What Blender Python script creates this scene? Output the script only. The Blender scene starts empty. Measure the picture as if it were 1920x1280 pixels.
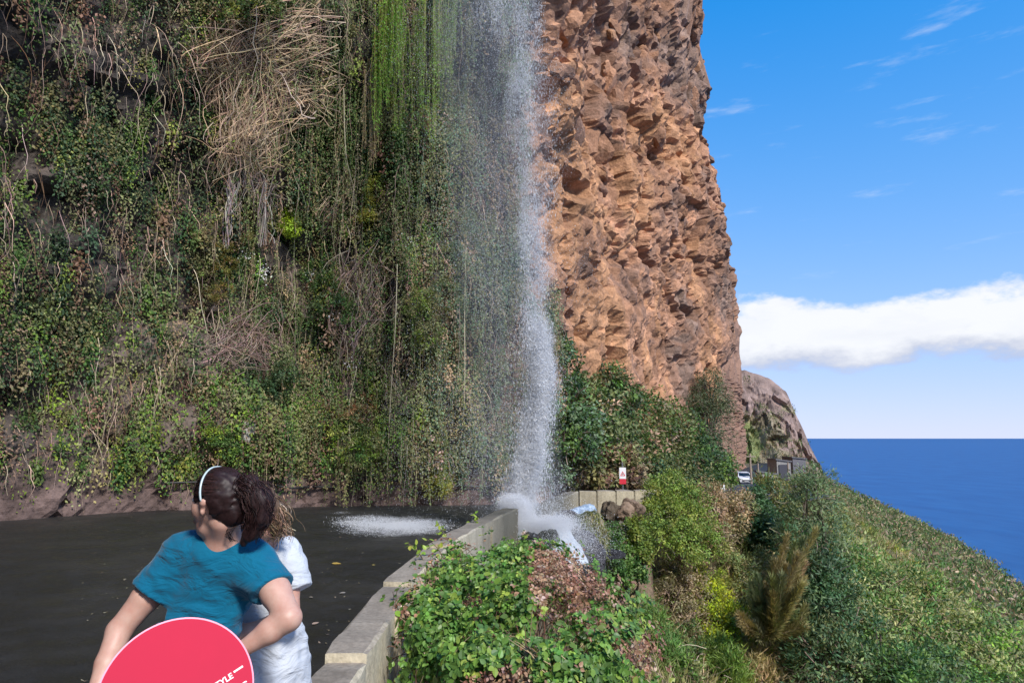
import bpy, math, random
import numpy as np
from mathutils import Vector

# ------------------------------------------------------------------ camera, sky, sun
scn = bpy.context.scene
F_PX, PITCH, CAM_Z = 1250.0, math.atan(180/1250.0), 1.70       # photo pixels 1920 x 1280
cam_d = bpy.data.cameras.new('camera'); cam = bpy.data.objects.new('camera', cam_d)
scn.collection.objects.link(cam); scn.camera = cam
cam.location = (0, 0, CAM_Z); cam.rotation_euler = (math.radians(90)+PITCH, 0, 0)
cam_d.sensor_width = 36; cam_d.lens = F_PX/1920*36; cam_d.clip_start = .05; cam_d.clip_end = 90000

SUN_EL, SUN_AZ = math.radians(42), math.radians(150)            # azimuth clockwise from +Y
sun_vec = Vector((math.sin(SUN_AZ)*math.cos(SUN_EL), math.cos(SUN_AZ)*math.cos(SUN_EL), math.sin(SUN_EL)))
sun_d = bpy.data.lights.new('sun', 'SUN'); sun = bpy.data.objects.new('sun', sun_d)
scn.collection.objects.link(sun)
sun_d.energy = 1.5; sun_d.angle = math.radians(10); sun_d.color = (1, .95, .88)
sun.rotation_euler = (-sun_vec).to_track_quat('-Z', 'Y').to_euler()
scn.view_settings.view_transform = 'Standard'; scn.view_settings.look = 'None'
scn.view_settings.exposure = 1.7; scn.view_settings.gamma = 1

world = bpy.data.worlds.new('World'); scn.world = world; world.use_nodes = True
def build_world():
    nt = world.node_tree; N = nt.nodes; L = nt.links; N.clear()
    out = N.new('ShaderNodeOutputWorld'); bg = N.new('ShaderNodeBackground')
    sky = N.new('ShaderNodeTexSky'); sky.sky_type = 'NISHITA'; sky.sun_disc = False
    sky.sun_elevation = SUN_EL; sky.sun_rotation = SUN_AZ
    sky.air_density = 1.0; sky.dust_density = .1; sky.ozone_density = 3.5; sky.altitude = 40
    bg.inputs['Strength'].default_value = .15
    tc = N.new('ShaderNodeTexCoord'); sep = N.new('ShaderNodeSeparateXYZ'); L.new(tc.outputs['Generated'], sep.inputs[0])
    def math_(op, a, b=None, clamp=False):
        n = N.new('ShaderNodeMath'); n.operation = op; n.use_clamp = clamp
        for i, v in enumerate((a, b)):
            if v is None: continue
            if isinstance(v, (int, float)): n.inputs[i].default_value = v
            else: L.new(v, n.inputs[i])
        return n.outputs[0]
    def ramp(v, lo, hi, a=0., b=1.):
        n = N.new('ShaderNodeMapRange'); n.interpolation_type = 'SMOOTHSTEP'
        L.new(v, n.inputs['Value'])
        for k, x in zip(('From Min', 'From Max', 'To Min', 'To Max'), (lo, hi, a, b)): n.inputs[k].default_value = x
        return n.outputs['Result']
    def noise(scale, sx, sz, detail, rough=.55):
        m = N.new('ShaderNodeMapping'); m.inputs['Scale'].default_value = (sx, sx, sz)
        L.new(tc.outputs['Generated'], m.inputs['Vector'])
        n = N.new('ShaderNodeTexNoise'); n.inputs['Scale'].default_value = scale; n.inputs['Detail'].default_value = detail
        n.inputs['Roughness'].default_value = rough; L.new(m.outputs[0], n.inputs['Vector']); return n.outputs['Fac']
    z = sep.outputs['Z']
    # low cumulus bank near the horizon
    n1 = noise(7, 1, 2.0, 10, .6); wob = math_('MULTIPLY', math_('SUBTRACT', n1, .5), .13)
    zz = math_('ADD', z, wob)
    bank = math_('MULTIPLY', ramp(zz, .088, .112), ramp(zz, .170, .190, 1, 0))
    n2 = noise(1.3, 1, 1, 3); bank = math_('MULTIPLY', bank, ramp(n2, .30, .42))
    # faint high wisps
    w = math_('MULTIPLY', ramp(noise(7, 1, 5, 6, .6), .56, .80, 0, .35), ramp(z, .16, .28))
    n3 = noise(9, 1, 3, 6)
    shade = math_('ADD', ramp(zz, .090, .135), math_('MULTIPLY', math_('SUBTRACT', n3, .5), .6), clamp=True)
    mixc = N.new('ShaderNodeMix'); mixc.data_type = 'RGBA'; L.new(shade, mixc.inputs['Factor'])
    mixc.inputs[6].default_value = (1.0, 1.12, 1.5, 1); mixc.inputs[7].default_value = (1.95, 2.0, 2.1, 1)
    m1 = N.new('ShaderNodeMix'); m1.data_type = 'RGBA'
    L.new(math_('MAXIMUM', bank, w), m1.inputs['Factor'])
    hs = N.new('ShaderNodeHueSaturation'); hs.inputs['Saturation'].default_value = 1.6
    def vm(op, a, b):
        n = N.new('ShaderNodeVectorMath'); n.operation = op
        for i, v in enumerate((a, b)):
            if isinstance(v, tuple): n.inputs[i].default_value = v
            else: L.new(v, n.inputs[i])
        return n.outputs[0]
    soft = vm('DIVIDE', sky.outputs[0], vm('ADD', vm('MULTIPLY', sky.outputs[0], (.6, .6, .6)), (1, 1, 1)))
    soft = vm('MULTIPLY', soft, (1.27, 1.35, 1.68))
    L.new(soft, hs.inputs['Color'])
    L.new(hs.outputs[0], m1.inputs[6]); L.new(mixc.outputs[2], m1.inputs[7])
    L.new(m1.outputs[2], bg.inputs['Color']); L.new(bg.outputs[0], out.inputs['Surface'])
build_world()

# ------------------------------------------------------------------ helpers
rng = np.random.default_rng(7); random.seed(7)
COL = scn.collection
cp, sp = math.cos(PITCH), math.sin(PITCH)
def ray(px, py):
    u = (px-960)/F_PX; v = (640-py)/F_PX
    return np.array([u, cp-v*sp, sp+v*cp])
def P(px, py, depth):                    # point at forward (Y) distance depth along the pixel's direction
    r = ray(px, py); return np.array([0, 0, CAM_Z])+r*(depth/r[1])
def G(px, py, z):                        # point where the pixel's direction meets the level z
    r = ray(px, py); return np.array([0, 0, CAM_Z])+r*((z-CAM_Z)/r[2])
def project(V):
    d = np.asarray(V)-np.array([0, 0, CAM_Z]); f = d[:, 1]*cp+d[:, 2]*sp; f = np.where(f < .01, .01, f)
    return 960+F_PX*d[:, 0]/f, 640-F_PX*(-d[:, 1]*sp+d[:, 2]*cp)/f

def _h(ix, iy, iz, k=0):
    h = (ix.astype(np.int64)*374761393+iy.astype(np.int64)*668265263+iz.astype(np.int64)*2147483647+k*1274126177) & 0xffffffff
    h = ((h ^ (h >> 13))*1274126177) & 0xffffffff
    h = ((h ^ (h >> 16))*2246822519) & 0xffffffff
    return ((h ^ (h >> 15)) & 0xffffff)/float(0xffffff)
def vnoise(p, k=0):
    i = np.floor(p).astype(np.int64); f = p-i; f = f*f*(3-2*f); r = 0
    for a in (0, 1):
        for b in (0, 1):
            for c in (0, 1):
                w = (f[:, 0] if a else 1-f[:, 0])*(f[:, 1] if b else 1-f[:, 1])*(f[:, 2] if c else 1-f[:, 2])
                r = r+w*_h(i[:, 0]+a, i[:, 1]+b, i[:, 2]+c, k)
    return r*2-1
def fbm(p, oct=4, k=0, g=.5):
    r = 0; a = 1; q = np.asarray(p, float).copy()
    for o in range(oct): r = r+a*vnoise(q, k+o*17); q = q*2.03+5.1; a *= g
    return r
def cells(p, k=0):                       # nearest-cell id randoms and offset: facets of broken rock
    i = np.floor(p).astype(np.int64); best = np.full(len(p), 1e9); sec = np.full(len(p), 1e9)
    off = np.zeros_like(p); rid = np.zeros((len(p), 4))
    for a in (-1, 0, 1):
        for b in (-1, 0, 1):
            for c in (-1, 0, 1):
                j0, j1, j2 = i[:, 0]+a, i[:, 1]+b, i[:, 2]+c
                q = np.stack([j0+_h(j0, j1, j2, k), j1+_h(j0, j1, j2, k+1), j2+_h(j0, j1, j2, k+2)], 1)
                d = p-q; dd = (d*d).sum(1); m = dd < best
                sec = np.where(m, best, np.minimum(sec, dd))
                best = np.where(m, dd, best); off[m] = d[m]
                if m.any(): rid[m] = np.stack([_h(j0, j1, j2, k+3+t)[m] for t in range(4)], 1)
    return rid, off, np.sqrt(sec)-np.sqrt(best)

def link(o, parent=None):
    COL.objects.link(o)
    if parent is not None: o.parent = parent
    return o
def tag(o, label=None, cat=None, group=None, kind=None):
    if label: o['label'] = label
    if cat: o['category'] = cat
    if group: o['group'] = group
    if kind: o['kind'] = kind
    return o
def empty(name, loc=(0, 0, 0), label=None, cat=None, group=None):
    o = bpy.data.objects.new(name, None); o.location = loc; o.empty_display_size = .1; link(o)
    return tag(o, label, cat, group)
def mesh_data(name, V, faces, mat, tint=None, smooth=False):
    V = np.asarray(V, np.float32).reshape(-1, 3)
    me = bpy.data.meshes.new(name)
    if not isinstance(faces, (list, tuple)): faces = [faces]
    faces = [np.atleast_2d(np.asarray(f, np.int32)) for f in faces if len(f)]
    lp = np.concatenate([f.ravel() for f in faces]); tot = np.concatenate([np.full(len(f), f.shape[1], np.int32) for f in faces])
    st = np.concatenate([[0], np.cumsum(tot)[:-1]]).astype(np.int32)
    me.vertices.add(len(V)); me.vertices.foreach_set('co', V.ravel())
    me.loops.add(len(lp)); me.loops.foreach_set('vertex_index', lp)
    me.polygons.add(len(tot)); me.polygons.foreach_set('loop_start', st); me.polygons.foreach_set('loop_total', tot)
    me.polygons.foreach_set('use_smooth', np.full(len(tot), smooth, bool))
    if tint is not None:
        t = np.ones((len(V), 4), np.float32); t[:, :3] = np.asarray(tint, np.float32)
        a = me.attributes.new('tint', 'FLOAT_COLOR', 'POINT'); a.data.foreach_set('color', t.ravel())
    me.materials.append(mat); me.update(calc_edges=True); me.validate()
    return me
def mk(name, V, faces, mat, parent=None, tint=None, smooth=False, loc=None):
    V = np.asarray(V, float).reshape(-1, 3)
    pp_ = parent
    while pp_ is not None: V = V-np.array(pp_.matrix_basis.translation); pp_ = pp_.parent
    if loc is not None: V = V-np.asarray(loc)
    o = bpy.data.objects.new(name, mesh_data(name, V, faces, mat, tint, smooth))
    if loc is not None: o.location = loc
    return link(o, parent)

class Geo:                               # collects leaf faces and tubes
    def __init__(s): s.V = []; s.T = []; s.Q = []; s.C = []; s.n = 0
    def add(s, V, C, T=None, Q=None):
        if T is not None: s.T.append(T+s.n)
        if Q is not None: s.Q.append(Q+s.n)
        s.V.append(V); s.C.append(np.broadcast_to(C, V.shape)); s.n += len(V)
    def build(s, name, mat, parent=None, smooth=False, loc=None):
        f = []
        if s.T: f.append(np.concatenate(s.T))
        if s.Q: f.append(np.concatenate(s.Q))
        return mk(name, np.concatenate(s.V), f, mat, parent, np.concatenate(s.C), smooth, loc)
def unit(v): return v/np.maximum(np.linalg.norm(v, axis=-1, keepdims=True), 1e-9)
def leaves(g, pos, tip, nor, ln, wd, tint, fold=.25):
    n = len(pos); tip = unit(tip); side = unit(np.cross(tip, nor)); nn = np.cross(side, tip)
    ln = np.broadcast_to(ln, (n,))[:, None]; wd = np.broadcast_to(wd, (n,))[:, None]
    mid = pos+tip*ln*.45-nn*fold*wd*.5
    V = np.stack([pos, mid+side*wd*.5, pos+tip*ln, mid-side*wd*.5], 1).reshape(-1, 3)
    b = np.arange(n)[:, None]*4
    T = np.concatenate([b+np.array([0, 1, 2]), b+np.array([0, 2, 3])])
    g.add(V, np.repeat(tint, 4, 0), T=T)
def big_leaves(g, pos, tip, nor, ln, wd, tint, fold=.18, droop=.18):   # ovate leaf, 10 faces
    n = len(pos); tip = unit(tip); side = unit(np.cross(tip, nor)); nn = np.cross(side, tip)
    ln = np.broadcast_to(ln, (n,))[:, None]; wd = np.broadcast_to(wd, (n,))[:, None]
    rows = []
    for t, w in ((0, .02), (.16, .36), (.42, .5), (.72, .33), (1, .0)):
        c = pos+tip*ln*t-nn*droop*ln*t*t
        rows += [c+side*wd*w-nn*0, c-nn*fold*wd*w*2*.5, c-side*wd*w] if w > .01 else [c]
    V = np.stack(rows, 1); k = V.shape[1]; V = V.reshape(-1, 3); b = np.arange(n)[:, None]*k
    T = []; 
    for r in range(3):
        a = r*3
        T += [(a, a+3, a+4), (a, a+4, a+1), (a+1, a+4, a+5), (a+1, a+5, a+2)]
    T += [(9, 12, 10), (10, 12, 11)]
    T = np.concatenate([b+np.array(t) for t in T]); g.add(V, np.repeat(tint, k, 0), T=T)
def tubes(g, paths, rad, tint, sides=3):  # paths (n,k,3), rad (n,k) or scalar
    n, k, _ = paths.shape; rad = np.broadcast_to(rad, (n, k))
    d = np.gradient(paths, axis=1); d = unit(d)
    ref = np.where(np.abs(d[..., 2:3]) > .9, np.array([1., 0, 0]), np.array([0, 0, 1.]))
    u = unit(np.cross(d, ref)); v = np.cross(d, u); ring = []
    for s in range(sides):
        a = 2*math.pi*s/sides; ring.append(paths+(u*math.cos(a)+v*math.sin(a))*rad[..., None])
    V = np.stack(ring, 2).reshape(-1, 3); Q = []
    base = (np.arange(n)[:, None]*k+np.arange(k-1)[None]).ravel()*sides
    for s in range(sides):
        t = (s+1) % sides; Q.append(np.stack([base+s, base+t, base+sides+t, base+sides+s], 1))
    tint = np.asarray(tint, float)
    if tint.ndim == 2 and len(tint) == n: tint = np.repeat(tint, k*sides, 0)
    g.add(V, tint, Q=np.concatenate(Q))
def pal(n, colors, weights=None, jit=.22):
    colors = np.array(colors); i = rng.choice(len(colors), n, p=None if weights is None else np.array(weights)/sum(weights))
    c = colors[i]*(1+rng.normal(0, jit, (n, 1)))*(1+rng.normal(0, .07, (n, 3)))
    return np.clip(c, .004, .9)
def rdir(n):
    v = rng.normal(size=(n, 3)); return unit(v)

# ---- shapes
def box_geo(c, s, rot=None, bevel=0.):
    x, y, z = np.array(s)/2
    V = np.array([(a*x, b*y, d*z) for a in (-1, 1) for b in (-1, 1) for d in (-1, 1)], float)
    Q = np.array([(0, 1, 3, 2), (4, 6, 7, 5), (0, 4, 5, 1), (2, 3, 7, 6), (0, 2, 6, 4), (1, 5, 7, 3)])
    if rot is not None:
        a = math.cos(rot); b = math.sin(rot); V = V@np.array([(a, b, 0), (-b, a, 0), (0, 0, 1)])
    return V+np.array(c), Q
def loft(rings, close=True, caps=True):   # rings (k,m,3)
    R = np.asarray(rings, float); k, m, _ = R.shape; V = R.reshape(-1, 3); Q = []
    for i in range(k-1):
        for j in range(m if close else m-1):
            jj = (j+1) % m; Q.append((i*m+j, i*m+jj, (i+1)*m+jj, (i+1)*m+j))
    F = [np.array(Q)]
    if caps: F += [np.arange(m)[::-1][None], (np.arange(m)+(k-1)*m)[None]]
    return V, F
def tube_path(path, rad, m=8):
    path = np.asarray(path, float); g = Geo(); r = np.broadcast_to(rad, (len(path),))
    d = unit(np.gradient(path, axis=0)); ref = np.array([0, 0, 1.]) if abs(d[:, 2]).max() < .9 else np.array([1, .13, 0.])
    u = unit(np.cross(d, ref)); v = np.cross(d, u)
    a = np.arange(m)*2*math.pi/m
    R = path[:, None]+r[:, None, None]*(u[:, None]*np.cos(a)[None, :, None]+v[:, None]*np.sin(a)[None, :, None])
    return loft(R)
def spline(pts, n=24):
    p = np.asarray(pts, float); p = np.vstack([2*p[0]-p[1], p, 2*p[-1]-p[-2]]); o = []
    k = len(p)-3
    for t in np.linspace(0, k-1e-6, n):
        i = int(t); f = t-i; a, b, c, d = p[i:i+4]
        o.append(.5*((2*b)+(-a+c)*f+(2*a-5*b+4*c-d)*f*f+(-a+3*b-3*c+d)*f**3))
    return np.array(o)
def ico(sub=2):
    t = (1+5**.5)/2
    V = [(-1, t, 0), (1, t, 0), (-1, -t, 0), (1, -t, 0), (0, -1, t), (0, 1, t), (0, -1, -t), (0, 1, -t), (t, 0, -1), (t, 0, 1), (-t, 0, -1), (-t, 0, 1)]
    F = [(0, 11, 5), (0, 5, 1), (0, 1, 7), (0, 7, 10), (0, 10, 11), (1, 5, 9), (5, 11, 4), (11, 10, 2), (10, 7, 6), (7, 1, 8),
         (3, 9, 4), (3, 4, 2), (3, 2, 6), (3, 6, 8), (3, 8, 9), (4, 9, 5), (2, 4, 11), (6, 2, 10), (8, 6, 7), (9, 8, 1)]
    V = [np.array(v)/np.linalg.norm(v) for v in V]
    for _ in range(sub):
        c = {}; F2 = []
        def mid(a, b):
            k = (min(a, b), max(a, b))
            if k not in c: m = V[a]+V[b]; V.append(m/np.linalg.norm(m)); c[k] = len(V)-1
            return c[k]
        for a, b, d in F:
            x, y, z = mid(a, b), mid(b, d), mid(d, a); F2 += [(a, x, z), (b, y, x), (d, z, y), (x, y, z)]
        F = F2
    return np.array(V), np.array(F)
ICO2, ICO3 = ico(2), ico(3)
def rock_shape(seed, sub=2, amp=.28):    # angular boulder, unit size
    V, F = (ICO2 if sub == 2 else ICO3)
    r = np.random.default_rng(seed); n = unit(r.normal(size=(14, 3))); d = r.uniform(.62, .95, 14)
    s = np.min(np.where((V@n.T) > .05, d/np.maximum(V@n.T, .05), 9), 1)
    s = np.minimum(s, 1.15)+amp*.35*fbm(V*2.3+seed, 3, seed)
    return V*s[:, None], F

# ---- signed-distance modelling for figures (smooth union of tapered limbs, surface nets)
def sdf_mesh(prims, h, k=.02, noise=None, cut=None):
    lo = np.min([np.minimum(p['a']-p['r0'], p['b']-p['r1']) for p in prims if not p.get('sub')], 0)-.05
    hi = np.max([np.maximum(p['a']+p['r0'], p['b']+p['r1']) for p in prims if not p.get('sub')], 0)+.05
    n = np.ceil((hi-lo)/h).astype(int)+1; Fd = np.full(n, .2)
    for p in prims:
        R = max(p['r0'], p['r1'])*max(1, p.get('sq', 1))+.06
        l = np.clip(np.floor((np.minimum(p['a'], p['b'])-R-lo)/h).astype(int), 0, n-1)
        u = np.clip(np.ceil((np.maximum(p['a'], p['b'])+R-lo)/h).astype(int)+1, 1, n)
        if (u <= l).any(): continue
        gx, gy, gz = np.meshgrid(*[lo[i]+h*np.arange(l[i], u[i]) for i in range(3)], indexing='ij')
        X = np.stack([gx, gy, gz], -1)-p['a']; ba = p['b']-p['a']
        if 'ax' in p:                                   # squash along an axis
            ax = p['ax']/np.linalg.norm(p['ax']); f = 1/p['sq']-1
            X = X+(X@ax)[..., None]*ax*f; ba = ba+(ba@ax)*ax*f
        L2 = max(ba@ba, 1e-9); t = np.clip((X@ba)/L2, 0, 1)
        d = np.linalg.norm(X-t[..., None]*ba, axis=-1)-(p['r0']+(p['r1']-p['r0'])*t)
        if 'ax' in p and p['sq'] < 1: d = d*(.5+.5*p['sq'])
        S = tuple(slice(l[i], u[i]) for i in range(3)); A = Fd[S]; kk = p.get('k', k)
        if p.get('sub'):
            hh = np.clip(.5-.5*(A+d)/kk, 0, 1); Fd[S] = A*(1-hh)+(-d)*hh+kk*hh*(1-hh)
        else:
            hh = np.clip(.5+.5*(A-d)/kk, 0, 1); Fd[S] = A*(1-hh)+d*hh-kk*hh*(1-hh)
    if noise is not None or cut is not None:
        gx, gy, gz = np.meshgrid(*[lo[i]+h*np.arange(n[i]) for i in range(3)], indexing='ij')
        X = np.stack([gx, gy, gz], -1).reshape(-1, 3)
        near = np.abs(Fd.ravel()) < .06
        if noise is not None:
            f = Fd.ravel().copy(); f[near] += noise(X[near]); Fd = f.reshape(Fd.shape)
        if cut is not None: Fd = np.maximum(Fd, cut(X).reshape(Fd.shape))
    return nets(Fd, lo, h)
def nets(Fd, lo, h):
    ins = Fd < 0; c = [(a, b, d) for a in (0, 1) for b in (0, 1) for d in (0, 1)]
    def sl(A, o): return A[tuple(slice(o[i], A.shape[i]-1+o[i]) for i in range(3))]
    cnt = sum(sl(ins, o).astype(np.int8) for o in c); act = (cnt > 0) & (cnt < 8)
    ids = np.full(act.shape, -1); ids[act] = np.arange(act.sum())
    pos = np.zeros((act.sum(), 3)); num = np.zeros(act.sum()); cell = np.argwhere(act)
    for o in c:
        for ax in range(3):
            if o[ax]: continue
            o2 = list(o); o2[ax] = 1; fa, fb = sl(Fd, o)[act], sl(Fd, tuple(o2))[act]; m = (fa < 0) != (fb < 0)
            t = np.where(m, fa/np.where(m, fa-fb, 1), 0); q = np.tile(np.array(o, float), (len(pos), 1)); q[:, ax] = t
            pos[m] += q[m]; num[m] += 1
    V = lo+h*(cell+pos/num[:, None]); Q = []
    for ax in range(3):
        b, d = [i for i in range(3) if i != ax]
        s0 = [slice(None)]*3; s1 = [slice(None)]*3; s0[ax] = slice(0, -1); s1[ax] = slice(1, None)
        A, B = ins[tuple(s0)], ins[tuple(s1)]; e = np.argwhere(A != B)
        e = e[(e[:, b] > 0) & (e[:, d] > 0) & (e[:, b] < Fd.shape[b]-1) & (e[:, d] < Fd.shape[d]-1)]
        up = A[tuple(e.T)]
        def cid(db, dd): q = e.copy(); q[:, b] -= db; q[:, d] -= dd; return ids[tuple(q.T)]
        f = np.stack([cid(1, 1), cid(0, 1), cid(0, 0), cid(1, 0)], 1)
        flip = up if ax != 1 else ~up
        f[~flip] = f[~flip][:, ::-1]; Q.append(f)
    return V, np.concatenate(Q)
def cap(a, b, r0, r1=None, **kw):
    return dict(a=np.array(a, float), b=np.array(b, float), r0=r0, r1=r0 if r1 is None else r1, **kw)

# ------------------------------------------------------------------ materials
def material(name, fn):
    m = bpy.data.materials.new(name); m.use_nodes = True; nt = m.node_tree; b = nt.nodes['Principled BSDF']
    fn(nt, b, nt.nodes.new, nt.links.new); return m
def nz(nt, scale, detail=4, rough=.55, vec=None, obj=True, sc=None):
    n = nt.nodes.new('ShaderNodeTexNoise'); n.inputs['Scale'].default_value = scale; n.inputs['Detail'].default_value = detail
    n.inputs['Roughness'].default_value = rough
    t = nt.nodes.new('ShaderNodeTexCoord'); src = t.outputs['Object']
    if not obj:
        t = nt.nodes.new('ShaderNodeNewGeometry'); src = t.outputs['Position']
    if sc:
        m = nt.nodes.new('ShaderNodeMapping'); m.inputs['Scale'].default_value = sc; nt.links.new(src, m.inputs[0]); src = m.outputs[0]
    nt.links.new(src, n.inputs['Vector']); return n
def cramp(nt, fac, stops):
    r = nt.nodes.new('ShaderNodeValToRGB'); e = r.color_ramp.elements
    while len(e) < len(stops): e.new(.5)
    for x, (p, c) in zip(e, stops): x.position = p; x.color = (*c, 1) if not isinstance(c, (int, float)) else (c, c, c, 1)
    nt.links.new(fac, r.inputs[0]); return r.outputs[0]
def mixc(nt, fac, a, b, mode='MIX'):
    m = nt.nodes.new('ShaderNodeMix'); m.data_type = 'RGBA'; m.blend_type = mode
    for s, v in ((m.inputs['Factor'], fac), (m.inputs[6], a), (m.inputs[7], b)):
        if isinstance(v, (int, float)): s.default_value = v
        elif isinstance(v, tuple): s.default_value = (*v, 1)
        else: nt.links.new(v, s)
    return m.outputs[2]
def bump(nt, b, h, strength=.4, dist=.02):
    n = nt.nodes.new('ShaderNodeBump'); n.inputs['Strength'].default_value = strength; n.inputs['Distance'].default_value = dist
    nt.links.new(h, n.inputs['Height']); nt.links.new(n.outputs[0], b.inputs['Normal'])
def plain(name, col, rough=.6, metal=0., var=.12, scale=30, bmp=0.):
    def f(nt, b, N, L):
        n = nz(nt, scale, 5); c = cramp(nt, n.outputs['Fac'], [(.3, tuple(x*(1-var) for x in col)), (.7, tuple(min(1, x*(1+var)) for x in col))])
        L(c, b.inputs['Base Color']); b.inputs['Roughness'].default_value = rough; b.inputs['Metallic'].default_value = metal
        if bmp: bump(nt, b, n.outputs['Fac'], bmp, .01)
    return material(name, f)
def leaf_mat(name, trans=.3, rough=.45, spec=.4):
    def f(nt, b, N, L):
        a = N('ShaderNodeAttribute'); a.attribute_name = 'tint'
        a2 = mixc(nt, 1., a.outputs['Color'], (1.55, 1.55, 1.55), 'MULTIPLY'); L(a2, b.inputs['Base Color']); b.inputs['Roughness'].default_value = rough
        b.inputs['Specular IOR Level'].default_value = spec
        if trans:
            t = N('ShaderNodeBsdfTranslucent'); c = mixc(nt, 1., a.outputs['Color'], (1.9, 1.9, 1.15), 'MULTIPLY'); L(c, t.inputs['Color'])
            mx = N('ShaderNodeMixShader'); mx.inputs[0].default_value = trans
            L(b.outputs[0], mx.inputs[1]); L(t.outputs[0], mx.inputs[2]); L(mx.outputs[0], nt.nodes['Material Output'].inputs['Surface'])
    return material(name, f)
M = {}
M['leaf'] = leaf_mat('leaf', .3, .5, .35)
M['gloss_leaf'] = leaf_mat('glossy_leaf', .25, .42, .35)
M['twig'] = leaf_mat('twig', 0, .8, .2)
def _rock(nt, b, N, L):
    a = N('ShaderNodeAttribute'); a.attribute_name = 'tint'
    n = nz(nt, 2.2, 8, .65, obj=False); n2 = nz(nt, 11, 6, .6, obj=False)
    c = mixc(nt, 1., a.outputs['Color'], cramp(nt, n.outputs['Fac'], [(.25, .55), (.5, .95), (.75, 1.3)]), 'MULTIPLY')
    c = mixc(nt, 1., c, cramp(nt, n2.outputs['Fac'], [(.3, .7), (.65, 1.15)]), 'MULTIPLY')
    L(c, b.inputs['Base Color']); b.inputs['Roughness'].default_value = .9; b.inputs['Specular IOR Level'].default_value = .2
    s = N('ShaderNodeMath'); s.operation = 'ADD'; L(n.outputs['Fac'], s.inputs[0]); L(n2.outputs['Fac'], s.inputs[1])
    bump(nt, b, s.outputs[0], .8, .06)
M['rock'] = material('cliff_rock', _rock)
def _soil(nt, b, N, L):
    n = nz(nt, 1.5, 8, .65, obj=False); L(cramp(nt, n.outputs['Fac'], [(.3, (.05, .045, .02)), (.5, (.11, .085, .045)), (.7, (.17, .13, .075))]), b.inputs['Base Color'])
    b.inputs['Roughness'].default_value = .95; bump(nt, b, n.outputs['Fac'], .8, .2)
M['soil'] = material('hillside_soil', _soil)
def _road(nt, b, N, L):
    n = nz(nt, .35, 6, .6, obj=False); n2 = nz(nt, 60, 3, .6, obj=False); n3 = nz(nt, 3, 6, .7, obj=False)
    c = cramp(nt, n.outputs['Fac'], [(.3, (.010, .0095, .009)), (.5, (.020, .0185, .017)), (.7, (.040, .037, .033))])
    c = mixc(nt, 1., c, cramp(nt, n2.outputs['Fac'], [(.35, .6), (.65, 1.4)]), 'MULTIPLY')
    c = mixc(nt, cramp(nt, n3.outputs['Fac'], [(.62, 0.), (.72, .5)]), c, (.034, .028, .022))
    L(c, b.inputs['Base Color'])
    L(cramp(nt, n3.outputs['Fac'], [(.35, .34), (.6, .66)]), b.inputs['Roughness']); bump(nt, b, n2.outputs['Fac'], .55, .006)
M['road'] = material('wet_asphalt', _road)
def _wall(nt, b, N, L):                 # cream render on concrete, darker greyer upward faces, algae where the spray keeps it wet
    n = nz(nt, 2.5, 8, .65, obj=False); n2 = nz(nt, 35, 5, .6, obj=False); n3 = nz(nt, 1.2, 6, .6, obj=False, sc=(3, 3, .5))
    c = cramp(nt, n.outputs['Fac'], [(.3, (.46, .39, .27)), (.5, (.60, .52, .37)), (.72, (.70, .62, .46))])
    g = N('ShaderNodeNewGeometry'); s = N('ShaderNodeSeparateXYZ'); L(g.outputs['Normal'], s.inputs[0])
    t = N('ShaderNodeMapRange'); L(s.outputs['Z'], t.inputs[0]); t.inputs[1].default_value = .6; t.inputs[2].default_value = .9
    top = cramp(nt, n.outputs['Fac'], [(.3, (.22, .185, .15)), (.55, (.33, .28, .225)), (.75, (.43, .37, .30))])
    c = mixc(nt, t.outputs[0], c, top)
    c = mixc(nt, 1., c, cramp(nt, n2.outputs['Fac'], [(.3, .72), (.65, 1.12)]), 'MULTIPLY')
    c = mixc(nt, cramp(nt, n3.outputs['Fac'], [(.5, 0.), (.75, .65)]), c, (.12, .10, .075))
    sp_ = N('ShaderNodeVectorMath'); sp_.operation = 'DISTANCE'; L(g.outputs['Position'], sp_.inputs[0]); sp_.inputs[1].default_value = (.25, 11.6, .2)
    w = N('ShaderNodeMapRange'); L(sp_.outputs['Value'], w.inputs[0])
    for i, v in ((1, 1.6), (2, 4.2), (3, .85), (4, 0.)): w.inputs[i].default_value = v
    c = mixc(nt, w.outputs[0], c, cramp(nt, n3.outputs['Fac'], [(.35, (.030, .032, .022)), (.65, (.085, .078, .055))]))
    L(c, b.inputs['Base Color']); b.inputs['Roughness'].default_value = .8; bump(nt, b, n2.outputs['Fac'], .5, .01)
M['wall'] = material('parapet_render', _wall)
def _water(nt, b, N, L):
    b.inputs['Base Color'].default_value = (.94, .95, .97, 1); b.inputs['Roughness'].default_value = .35
    t = N('ShaderNodeBsdfTranslucent'); t.inputs['Color'].default_value = (.94, .95, .97, 1)
    mx = N('ShaderNodeMixShader'); mx.inputs[0].default_value = .45
    L(b.outputs[0], mx.inputs[1]); L(t.outputs[0], mx.inputs[2]); L(mx.outputs[0], nt.nodes['Material Output'].inputs['Surface'])
M['drops'] = material('water_drops', _water)
def _sheet(nt, b, N, L):
    n = nz(nt, 3, 7, .7, sc=(6, 1.2, 6)); 
    L(cramp(nt, n.outputs['Fac'], [(.35, (.16, .22, .30)), (.55, (.34, .42, .52)), (.75, (.7, .76, .82))]), b.inputs['Base Color'])
    b.inputs['Roughness'].default_value = .25; bump(nt, b, n.outputs['Fac'], .5, .03)
M['sheet'] = material('running_water', _sheet)
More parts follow.
